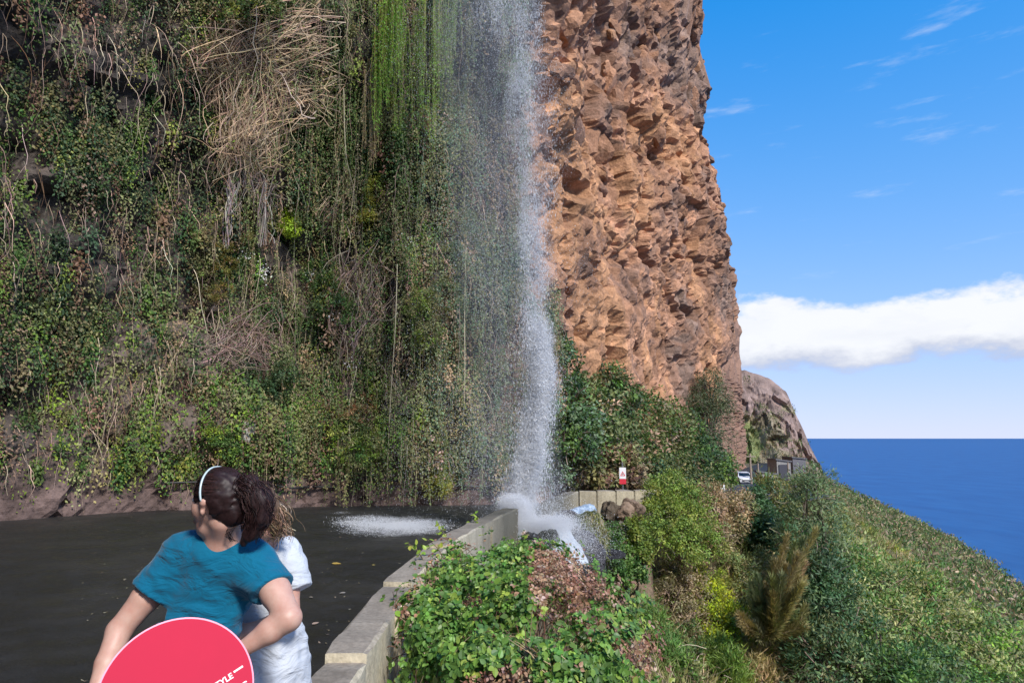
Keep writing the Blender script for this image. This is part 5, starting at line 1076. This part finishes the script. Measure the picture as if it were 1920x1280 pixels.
for sd in (-1, 1):
    an = np.array([hipc[0]+sd*.10, hipc[1]-.02, .05]); V, Fc = sdf_mesh([cap(an+np.array([0, -.03, 0]), an+np.array([0, .15, -.012]), .043, .036, k=.02), cap(an, an+np.array([0, -.01, .05]), .042, .04)], .01, .02); V[:, 2] = np.maximum(V[:, 2], .004); mk('shoe', V, Fc, M['shoe'], w1, smooth=True)
# hair: scalp cap swept back into a ponytail
tie = hc-f*.105*s_+u*.035*s_+r*.0; q = lambda a, b, d: hc+(f*a+r*b+u*d)*s_
hair = [cap(q(-.022, 0, .036), q(-.006, 0, .036), .094, .089, ax=r, sq=.9), cap(q(-.055, 0, -.01), q(-.07, 0, -.03), .07, .055, k=.03), cap(q(-.06, 0, .02), tie, .06, .036, k=.03)]
pt = [tie, T(468, 914, 2.44), T(486, 938, 2.43), T(486, 968, 2.44), T(474, 996, 2.45), T(456, 1016, 2.45)]; pr_ = [.030, .038, .041, .036, .027, .012]
hair_cut = lambda X: np.maximum(np.maximum((X-q(.062, 0, .045))@(f*.8-u*.6), np.where((X-hc)@u < .01, (X-q(-.030, 0, 0))@f, -1.)), -1)
V, Fc = sdf_mesh(hair, .0062, .02, lambda X: fbm(np.stack([(X-tie)@f*8, (X-tie)@r*75, (X-tie)@u*75], 1), 3, 31)*.0045, hair_cut); h1 = mk('hair', V, Fc, M['hair'], w1, tint=np.tile((.022, .010, .010), (len(V), 1)), smooth=True)
pony = [cap(pt[i], pt[i+1], pr_[i], pr_[i+1], k=.025) for i in range(5)]; V, Fc = sdf_mesh(pony, .006, .02, lambda X: fbm(X*np.array([95, 60, 14.]), 3, 33)*.0065); mk('ponytail', V, Fc, M['hair'], h1, tint=np.tile((.024, .011, .011), (len(V), 1)), smooth=True)
paths = []
for _ in range(480):
    a = rng.uniform(0, 2*math.pi); st = unit(f*rng.uniform(.1, .75)+(r*math.cos(a)+u*abs(math.sin(a))*1.2)*1.0); w_ = []
    for t in np.linspace(0, 1, 12):
        d = unit(st*(1-t)+unit(tie-q(-.015, 0, .036))*t+1e-4); p = q(-.015, 0, .036)+(d-r*(d@r)*.1)*(.0955+.002*rng.normal()*.3)*(1+.0*t); p = p*(1-max(0, t-.8)*2.2)+tie*max(0, t-.8)*2.2; w_.append(p)
    if (np.array(w_)[0]-q(.062, 0, .045))@(f*.8-u*.6) < .004: paths.append(spline(w_, 14))
for _ in range(420):
    o_ = rdir(1)[0]; e = rng.uniform(.55, 1); w_ = [pt[i]+(o_+rng.normal(0, .28, 3))*pr_[i]*1.05 for i in range(int(3+e*3))]; paths.append(spline(w_, 14))
strands('hair_strands', paths, np.linspace(.0012, .0008, 14)[None], [(.035, .016, .015), (.055, .026, .024), (.018, .009, .009)], h1, M['hair'])
paths = [spline([T(445+rng.normal(0, 3), 985, 2.44), T(432+rng.normal(0, 4), 992, 2.42), T(428+rng.normal(0, 4), 1004, 2.43), T(436+rng.normal(0, 5), 1014, 2.45)], 14) for _ in range(9)]; strands('loose_strands', paths, .0011, [(.03, .015, .014)], h1, M['hair'])
# hair band over the head to behind the ear
bd = []
for t in np.linspace(-1.75, 1.75, 40): bd.append(q(-.003, 0, .034)+(u*math.cos(t)*.099-r*math.sin(t)*.0905+f*(.01-.02*abs(t)/1.75)))
bd = np.array(bd); R = [];
for i in range(40):
    tn = unit(np.gradient(bd, axis=0))[i]; o_ = unit(bd[i]-q(-.003, 0, .034)); R.append([bd[i]+f*.0035+o_*.003, bd[i]-f*.0035+o_*.003, bd[i]-f*.0035-o_*.002, bd[i]+f*.0035-o_*.002])
V, Fc = loft(R); mk('hair_band', V, Fc, plain('pale_band', (.55, .66, .68), .3), w1, smooth=True)

# --- woman in the white shirt, leaning against the first
T2 = lambda px, py, d=2.88: P(px, py, d)
hc2 = P(474, 964, 2.70); f2_, r2, u2 = frame((-.86, .42, -.28), (-.35, 0, 1)); s2 = .92
shR2, shL2 = T2(531, 1042, 2.86), T2(415, 1040, 2.98); neck2 = T2(492, 1010, 2.84); waist2 = T2(488, 1190, 2.92); hip2 = T2(482, 1275, 2.93); hip2[2] = .80; chest2 = (shR2+shL2)/2+np.array([.02, 0, -.07])
elR2 = T2(545, 1160, 2.78); wrR2 = T2(468, 1180, 2.70); elL2 = T2(395, 1150, 2.9); wrL2 = T2(372, 1200, 2.78)
sk = head_prims(hc2, f2_, r2, u2, s2)+[cap(neck2+np.array([0, .02, -.03]), hc2-u2*.06-f2_*.02, .052, .048, k=.03), cap(shR2+np.array([-.05, 0, .02]), shL2+np.array([.05, 0, .02]), .045, k=.05), cap(neck2, chest2, .07, .09, k=.04), cap(chest2, waist2, .08, .08, k=.05), cap(waist2, hip2, .08, .1, k=.05)]
for sh, el, wr, th in ((shR2, elR2, wrR2, 1), (shL2, elL2, wrL2, -1)):
    sk += [cap(sh, sh*.45+el*.55, .052, .047), cap(sh*.45+el*.55, el, .047, .038), cap(el, el*.6+wr*.4, .039, .036), cap(el*.6+wr*.4, wr, .036, .024)]+hand_prims(wr, wr-el, np.array([0, -.3, .5]), .95, .6, th)
for sd in (-1, 1):
    hp0 = hip2+np.array([sd*.08, 0, -.03]); kn = np.array([hip2[0]+sd*.085, hip2[1]+.02, .44]); an = np.array([hip2[0]+sd*.09, hip2[1]-.02, .085]); sk += [cap(hp0, kn, .072, .055, k=.03), cap(kn, kn*.65+an*.35, .052, .053, k=.02), cap(kn*.65+an*.35, an, .053, .034), cap(an, an+np.array([0, .12, -.05]), .034, .03)]
V, Fc = sdf_mesh(sk, .0078, .016); w2 = mk('person', V, Fc, M['skin2'], smooth=True, loc=(hip2[0], hip2[1], 0)); tag(w2, 'woman in a white t-shirt with wavy blonde hair leaning on her companion', 'person'); eyes(hc2, f2_, r2, u2, w2, s2)
slR2, slL2 = T2(553, 1108, 2.83), shL2*.45+elL2*.55
sh_ = [cap(chest2+np.array([0, 0, .02]), waist2, .150, .142, ax=ax, sq=.72, k=.06), cap(waist2, hip2+np.array([0, 0, -.15]), .165, .22, ax=ax, sq=.9, k=.06), cap(shR2+np.array([-.03, 0, 0]), shL2+np.array([.03, 0, 0]), .062, k=.06), cap(neck2+np.array([.02, .01, -.04]), shR2+np.array([-.02, 0, .01]), .055, .056, k=.05), cap(neck2+np.array([-.02, .01, -.04]), shL2, .055, k=.05), cap(shR2, slR2, .070, .074, k=.05), cap(shL2, slL2, .066, .07, k=.05)]
dR2, dL2 = unit(slR2-shR2), unit(slL2-shL2)
def cut2(X):
    a = np.where(((X-shR2)@unit(shR2-shL2) > -.02) & (X[:, 2] > slR2[2]-.085) & (X[:, 0] > slR2[0]-.085), (X-slR2)@dR2, -1.); b = np.where(((X-shL2)@unit(shL2-shR2) > -.02) & (X[:, 2] > slL2[2]-.085), (X-slL2)@dL2, -1.); nk = .056-np.linalg.norm((X-(neck2+np.array([-.01, .0, .04])))*np.array([.75, .8, 1]), axis=1)
    return np.maximum(np.maximum(a, b), np.maximum(nk, (hip2[2]-.19)-X[:, 2]+.012*np.sin(X[:, 0]*17)))
V, Fc = sdf_mesh(sh_, .0082, .03, lambda X: fbm(X*np.array([8, 8, 5.]), 3, 41)*.016+fbm(X*np.array([7, 7, 22.]), 3, 43)*.008, cut2); mk('shirt', V, Fc, M['white'], w2, smooth=True)
tr = [cap(waist2*.2+hip2*.8, hip2, .125, .135, ax=ax, sq=.8, k=.05)]
for sd in (-1, 1):
    hp0 = hip2+np.array([sd*.078, 0, -.02]); kn = np.array([hip2[0]+sd*.085, hip2[1]+.02, .44]); tr += [cap(hp0, kn*.75+hp0*.25, .082, .08, k=.03)]
V, Fc = sdf_mesh(tr, .011, .03, fold_noise((9, 9, 12), .006, 47)); mk('shorts', V, Fc, M['denim2'], w2, smooth=True)
for sd in (-1, 1):
    an = np.array([hip2[0]+sd*.09, hip2[1]-.02, .05]); V, Fc = sdf_mesh([cap(an+np.array([0, -.03, 0]), an+np.array([0, .15, -.012]), .042, .035, k=.02), cap(an, an+np.array([0, -.01, .05]), .041, .039)], .01, .02); V[:, 2] = np.maximum(V[:, 2], .004); mk('shoe', V, Fc, M['shoe'], w2, smooth=True)
q2 = lambda a, b, d: hc2+(f2_*a+r2*b+u2*d)*s2
hr = [cap(q2(-.022, 0, .036), q2(-.006, 0, .036), .093*s2, .088*s2, ax=r2, sq=.92), cap(q2(-.06, 0, -.01), P(508, 985, 2.74), .062, .050, k=.03), cap(P(500, 962, 2.72), P(516, 990, 2.76), .05, .042, k=.03), cap(P(500, 985, 2.74), P(480, 1010, 2.72), .045, .022, k=.03), cap(P(515, 985, 2.76), P(528, 1002, 2.8), .03, .012, k=.02)]
hc_cut = lambda X: np.maximum((X-q2(.055, 0, .045))@(f2_*.8-u2*.6), np.where((X-hc2)@u2 < .005, (X-q2(-.028, 0, 0))@f2_, -1.))
V, Fc = sdf_mesh(hr, .0065, .02, lambda X: fbm(X*np.array([40, 40, 22.]), 3, 51)*.009, hc_cut); h2 = mk('hair', V, Fc, M['hair'], w2, tint=np.tile((.14, .085, .05), (len(V), 1)), smooth=True)
paths = []
for _ in range(330):
    a = rng.uniform(-1, 1); d0 = unit(-f2_*rng.uniform(.1, 1)+r2*a+u2*rng.uniform(-.2, .9)); st = q2(-.012, 0, .03)+d0*.094*s2; en = P(505+rng.normal(0, 17), 1003+rng.normal(0, 9), 2.74+rng.normal(0, .03)); m_ = (st+en)/2+(rng.normal(0, .015, 3)+np.array([.03, -.015, 0])); w_ = spline([st, m_, en], 18); ph = rng.uniform(0, 6.3); t = np.linspace(0, 1, 18); w_ = w_+(np.sin(t*11+ph)*t*.011)[:, None]*np.array([1, .5, 0])+(np.cos(t*11+ph)*t*.008)[:, None]*np.array([0, .4, 1]); paths.append(w_)
strands('hair_strands', paths, np.linspace(.0022, .0010, 18)[None], [(.36, .24, .14), (.22, .135, .08), (.50, .37, .24), (.12, .07, .045)], h2, M['hair'])
paths = []
for _ in range(190):
    x0, y0 = 497+rng.normal(0, 9), 940+rng.normal(0, 5); w_ = spline([P(x0-6, y0, 2.69), P(x0+12+rng.normal(0, 4), y0+18, 2.69), P(x0+6+rng.normal(0, 5), y0+38, 2.7), P(x0+26+rng.normal(0, 7), y0+56, 2.73)], 16); paths.append(w_)
strands('wavy_locks', paths, .0022, [(.55, .41, .27), (.42, .29, .18), (.62, .5, .36)], h2, M['hair'])
V, Fc = tube_path(spline([P(458, 965, 2.62), P(466, 961, 2.62), P(474, 959, 2.64)], 8), .004, 5); mk('glasses_arm', V, Fc, plain('glasses', (.5, .55, .55), .2), w2, smooth=True)

# --- pink round fan held behind the first woman
M['pink'] = plain('pink_card', (.52, .003, .04), .75, var=.05, scale=4); M['print'] = plain('white_print', (.85, .8, .8), .5, var=.03); M['fanstick'] = plain('fan_stick', (.75, .7, .68), .5)
rad = np.linalg.norm(T(466, 1283, 2.2)-fanc); axd = unit(np.array([.866, 0, .5])); view = unit(np.array([0, 0, CAM_Z])-fanc); nrm = unit(view+np.array([.05, 0, .1])); e1 = unit(axd-nrm*(axd@nrm)); e2 = np.cross(nrm, e1)
fan = empty('hand_fan', fanc, 'round hot pink hand fan with white lettering held behind the teal shirt', 'fan')
a = np.linspace(0, 2*math.pi, 72, endpoint=False); ring = np.cos(a)[:, None]*e1+np.sin(a)[:, None]*e2
V, Fc = loft([fanc+ring*rad-nrm*.0015, fanc+ring*rad+nrm*.0015]); mk('disc', V, Fc, M['pink'], fan)
V, Fc = loft([fanc+ring*rad*k+nrm*h_ for k, h_ in ((1.0, -.0022), (1.012, -.0022), (1.012, .0024), (1.0, .0024), (.99, .0024), (.99, .002))], caps=False); mk('rim', V, Fc, plain('pink_rim', (.9, .25, .38), .4), fan)
grip = wrL+np.array([.03, -.08, -.06]); hv = unit((grip-fanc)-nrm*((grip-fanc)@nrm)); sdv = np.cross(nrm, hv)
R = [[fanc+hv*d+sdv*w_*sx+nrm*sy*.004-nrm*.004*(1 if d < rad else 0)+(np.array([0, .02, 0])*max(0, d-rad)/.1 if False else 0) for sx, sy in ((-1, -1), (1, -1), (1, 1), (-1, 1))] for d, w_ in ((rad*.45, .006), (rad, .009), (rad+.02, .012), (rad+.14, .012))]
V, Fc = loft(R); mk('handle', V, Fc, M['fanstick'], fan)
def text(body, size, at, rot_axis, name='lettering', bold=.0):
    c_ = bpy.data.curves.new('lettering', 'FONT'); c_.body = body; c_.size = size; c_.extrude = .0004; c_.offset = bold; c_.align_x = 'RIGHT'
    o = bpy.data.objects.new('tmp', c_); COL.objects.link(o); dg = bpy.context.evaluated_depsgraph_get(); me = bpy.data.meshes.new_from_object(o.evaluated_get(dg)); COL.objects.unlink(o); bpy.data.objects.remove(o)
    x_ = unit(rot_axis); y_ = np.cross(nrm, x_); co = np.empty(len(me.vertices)*3); me.vertices.foreach_get('co', co); co = co.reshape(-1, 3); W = at+co[:, :1]*x_+co[:, 1:2]*y_+co[:, 2:3]*nrm-fanc; me.vertices.foreach_set('co', W.ravel()); me.update(); me.materials.clear(); me.materials.append(M['print'])
    ob = bpy.data.objects.new(name, me); link(ob, fan); return ob
def onfan(px, py):
    r_ = ray(px, py); t = ((fanc-np.array([0, 0, CAM_Z]))@nrm)/(r_@nrm); return np.array([0, 0, CAM_Z])+r_*t+nrm*.0022
tx_ = unit(onfan(455, 1245)-onfan(400, 1281))
text('STYLE', .025, onfan(438, 1269), tx_, bold=.0006)
for k in range(4):
    p0 = onfan(440+k*4.4, 1258-k*2.9); V, Q = box_geo((0, 0, 0), (.0072, .006, .0005)); V = p0+V[:, :1]*tx_+V[:, 1:2]*np.cross(nrm, tx_)+V[:, 2:3]*nrm; mk('printed_dash', V, Q, M['print'], fan)
text('C', .03, onfan(470, 1284)-e1*.004, tx_, bold=.0006)
# ------------------------------------------------------------------ far road: cars, poles, walls
M['paint_w'] = plain('white_car_paint', (.7, .7, .72), .25, var=.03); M['paint_d'] = plain('dark_car_paint', (.03, .03, .035), .25, var=.05); M['glass'] = plain('car_glass', (.02, .025, .03), .08); M['tyre'] = plain('tyre', (.02, .02, .02), .8); M['lamp'] = plain('car_lamp', (.6, .6, .6), .15); M['conc'] = plain('grey_concrete', (.26, .25, .24), .85, scale=3, var=.25); M['roofm'] = plain('grey_roof', (.14, .135, .15), .8, scale=3, var=.2); M['pole'] = plain('weathered_pole', (.30, .23, .18), .8, scale=8, var=.2)
def car(label, c, yaw, paint):
    o = empty('parked_car', c, label, 'car', 'cars parked on the far road'); ca, sa = math.cos(yaw), math.sin(yaw)
    def tr(V): V = np.asarray(V, float); return np.stack([c[0]+V[:, 0]*ca-V[:, 1]*sa, c[1]+V[:, 0]*sa+V[:, 1]*ca, c[2]+V[:, 2]], 1)
    prof = [(-2.0, .30), (-2.05, .62), (-1.9, .82), (-1.1, .92), (-.45, 1.40), (.95, 1.45), (1.75, .98), (2.0, .9), (2.03, .35)]      # y forward is negative: nose to the viewer
    hw = [.72, .80, .80, .82, .66, .66, .78, .76, .74]; R = []
    for sx in (-1, -.96, .96, 1): R.append([(sx*h*(1 if abs(sx) == 1 else .99), y, z+(0 if abs(sx) == 1 else .015)) for (y, z), h in zip(prof, hw)])
    V, Fc = loft(R); mk('body', tr(V), Fc, paint, o)
    def quad(n, pts, th, mat): p = np.array(pts, float); nn = unit(np.cross(p[1]-p[0], p[2]-p[0])); V = np.vstack([p+nn*th, p-nn*th*.2]); k = len(p); mk(n, tr(V), [np.arange(k)[None], (np.arange(k)[::-1]+k)[None], np.array([(i, i+k, (i+1) % k+k, (i+1) % k) for i in range(k)])], mat, o)
    quad('windscreen', [(-.70, -1.04, .965), (.70, -1.04, .965), (.60, -.50, 1.37), (-.60, -.50, 1.37)], .012, M['glass'])
    for sd in (-1, 1):
        quad('side_window', [(sd*.79, -.85, .98), (sd*.76, 1.4, 1.0), (sd*.675, .85, 1.38), (sd*.675, -.40, 1.35)][::sd], .02, M['glass'])
        V, Q = box_geo((sd*.56, -2.0, .70), (.34, .12, .14)); mk('headlight', tr(V), Q, M['lamp'], o)
        for y in (-1.3, 1.25):
            a = np.linspace(0, 2*math.pi, 20, endpoint=False); R = [[(sd*x, y+math.cos(t)*rr, .31+math.sin(t)*rr) for t in a] for x, rr in ((.62, .29), (.64, .31), (.80, .31), (.82, .28))]; V, Fc = loft(R); w = mk('wheel', tr(V), Fc, M['tyre'], o)
            R = [[(sd*x, y+math.cos(t)*rr, .31+math.sin(t)*rr) for t in a] for x, rr in ((.80, .19), (.828, .17))]; V, Fc = loft(R); mk('rim', tr(V), Fc, M['lamp'], w)
    V, Q = box_geo((0, -2.04, .5), (1.0, .05, .16)); mk('grille', tr(V), Q, M['tyre'], o); V, Q = box_geo((0, -2.07, .40), (.5, .02, .1)); mk('number_plate', tr(V), Q, M['lamp'], o)
cz1 = float(road_z(88)); pc = P(1394, 905, 86.); car('white car parked nose towards the viewer on the far road', np.array([pc[0], pc[1], float(road_z(pc[1]))]), -.15, M['paint_w'])
pc = P(1391, 897, 97.); car('dark car parked just behind the white one', np.array([pc[0], pc[1], float(road_z(pc[1]))]), -.2, M['paint_d'])
def pole(label, px, pytop, d, arm=True):
    t = P(px, pytop, d); z0 = float(hill_z(np.array([t[0]]), np.array([t[1]]))[0])-.2; o = empty('utility_pole', (t[0], t[1], z0), label, 'pole', 'poles along the far road')
    V, Fc = tube_path([(t[0], t[1], z0), (t[0], t[1], t[2])], np.array([.16, .11]), 8); mk('post', V, Fc, M['pole'], o)
    if arm: V, Q = box_geo((t[0], t[1]-.14, t[2]-.35), (1.3, .1, .12)); mk('crossarm', V, Q, M['pole'], o)
pole('thick brown utility pole beside the parked cars', 1406, 850, 84); pole('slim pole between the cars and the pale post', 1421, 868, 100, False); pole('pale lamp post by the grey wall on the far road', 1477, 866, 105, False); pole('thin pole left of the thick utility pole', 1382, 862, 110, False)
def block(name, label, cat, px0, px1, py0, py1, d, dep, mat, slope=0.):
    a, b = P(px0, py0, d), P(px1, py1, d); V = np.array([(a[0], d, b[2]), (b[0], d, b[2]), (b[0], d, a[2]-slope), (a[0], d, a[2]), (a[0], d+dep, b[2]), (b[0], d+dep, b[2]), (b[0], d+dep, a[2]-slope), (a[0], d+dep, a[2])])
    o = empty(name, ((a[0]+b[0])/2, d, b[2]), label, cat); mk('wall', V, np.array([(0, 1, 2, 3), (5, 4, 7, 6), (4, 0, 3, 7), (1, 5, 6, 2), (0, 4, 5, 1)]), mat, o)
    e = .25; R = V[[3, 2, 6, 7]]+np.array([(-e, -e, .02), (e, -e, .02), (e, e, .02), (-e, e, .02)]); R2 = R+np.array([0, 0, .22]); VV = np.vstack([R, R2]); mk('roof', VV, np.array([(0, 3, 2, 1), (4, 5, 6, 7), (0, 1, 5, 4), (1, 2, 6, 5), (2, 3, 7, 6), (3, 0, 4, 7)]), M['roofm'], o); return o
bo = block('roadside_shelter', 'grey roadside shelter with sloping roof left of the parked cars', 'building', 1362, 1390, 884, 915, 112, 4, M['conc'], .9)
a = P(1372, 905, 111.9); V, Q = box_geo((a[0], a[1], a[2]), (1.0, .1, 1.2)); mk('window', V, Q, M['glass'], bo)
block('retaining_wall', 'long grey retaining wall of the far road under the headland', 'wall', 1420, 1462, 884, 900, 120, 1.0, M['conc'], .6)
gb_ = block('road_gallery', 'grey road gallery mouth below the headland', 'building', 1456, 1484, 862, 900, 135, 5, M['conc'], .4)
a = P(1470, 885, 134.9); V, Q = box_geo((a[0], a[1]-.05, a[2]), (1.9, .1, 3.0)); mk('mouth_shade_panel', V, Q, plain('mouth_shade', (.06, .06, .075), .9), gb_)  # dark panel on the wall, shade inside the mouth put in as colour
g2_ = block('road_gallery', 'smaller grey gallery at the seaward end of the far road', 'building', 1486, 1512, 858, 888, 150, 6, M['roofm'], .3)
b = P(1355, 925, 40.); z0 = float(road_z(40)); zt = P(1355, 905, 40.)[2]
R = [[(b[0]+math.cos(t)*r_*1.0, 40.+math.sin(t)*r_*.7, z) for t in np.linspace(0, 2*math.pi, 16, endpoint=False)] for z, r_ in ((z0-.1, .16), (zt-.25, .15), (zt-.06, .14), (zt, .07))]; V, Fc = loft(R); tag(mk('marker_post', V, Fc, M['sign_white'], smooth=True), 'small white painted marker post at the far road edge', 'post')
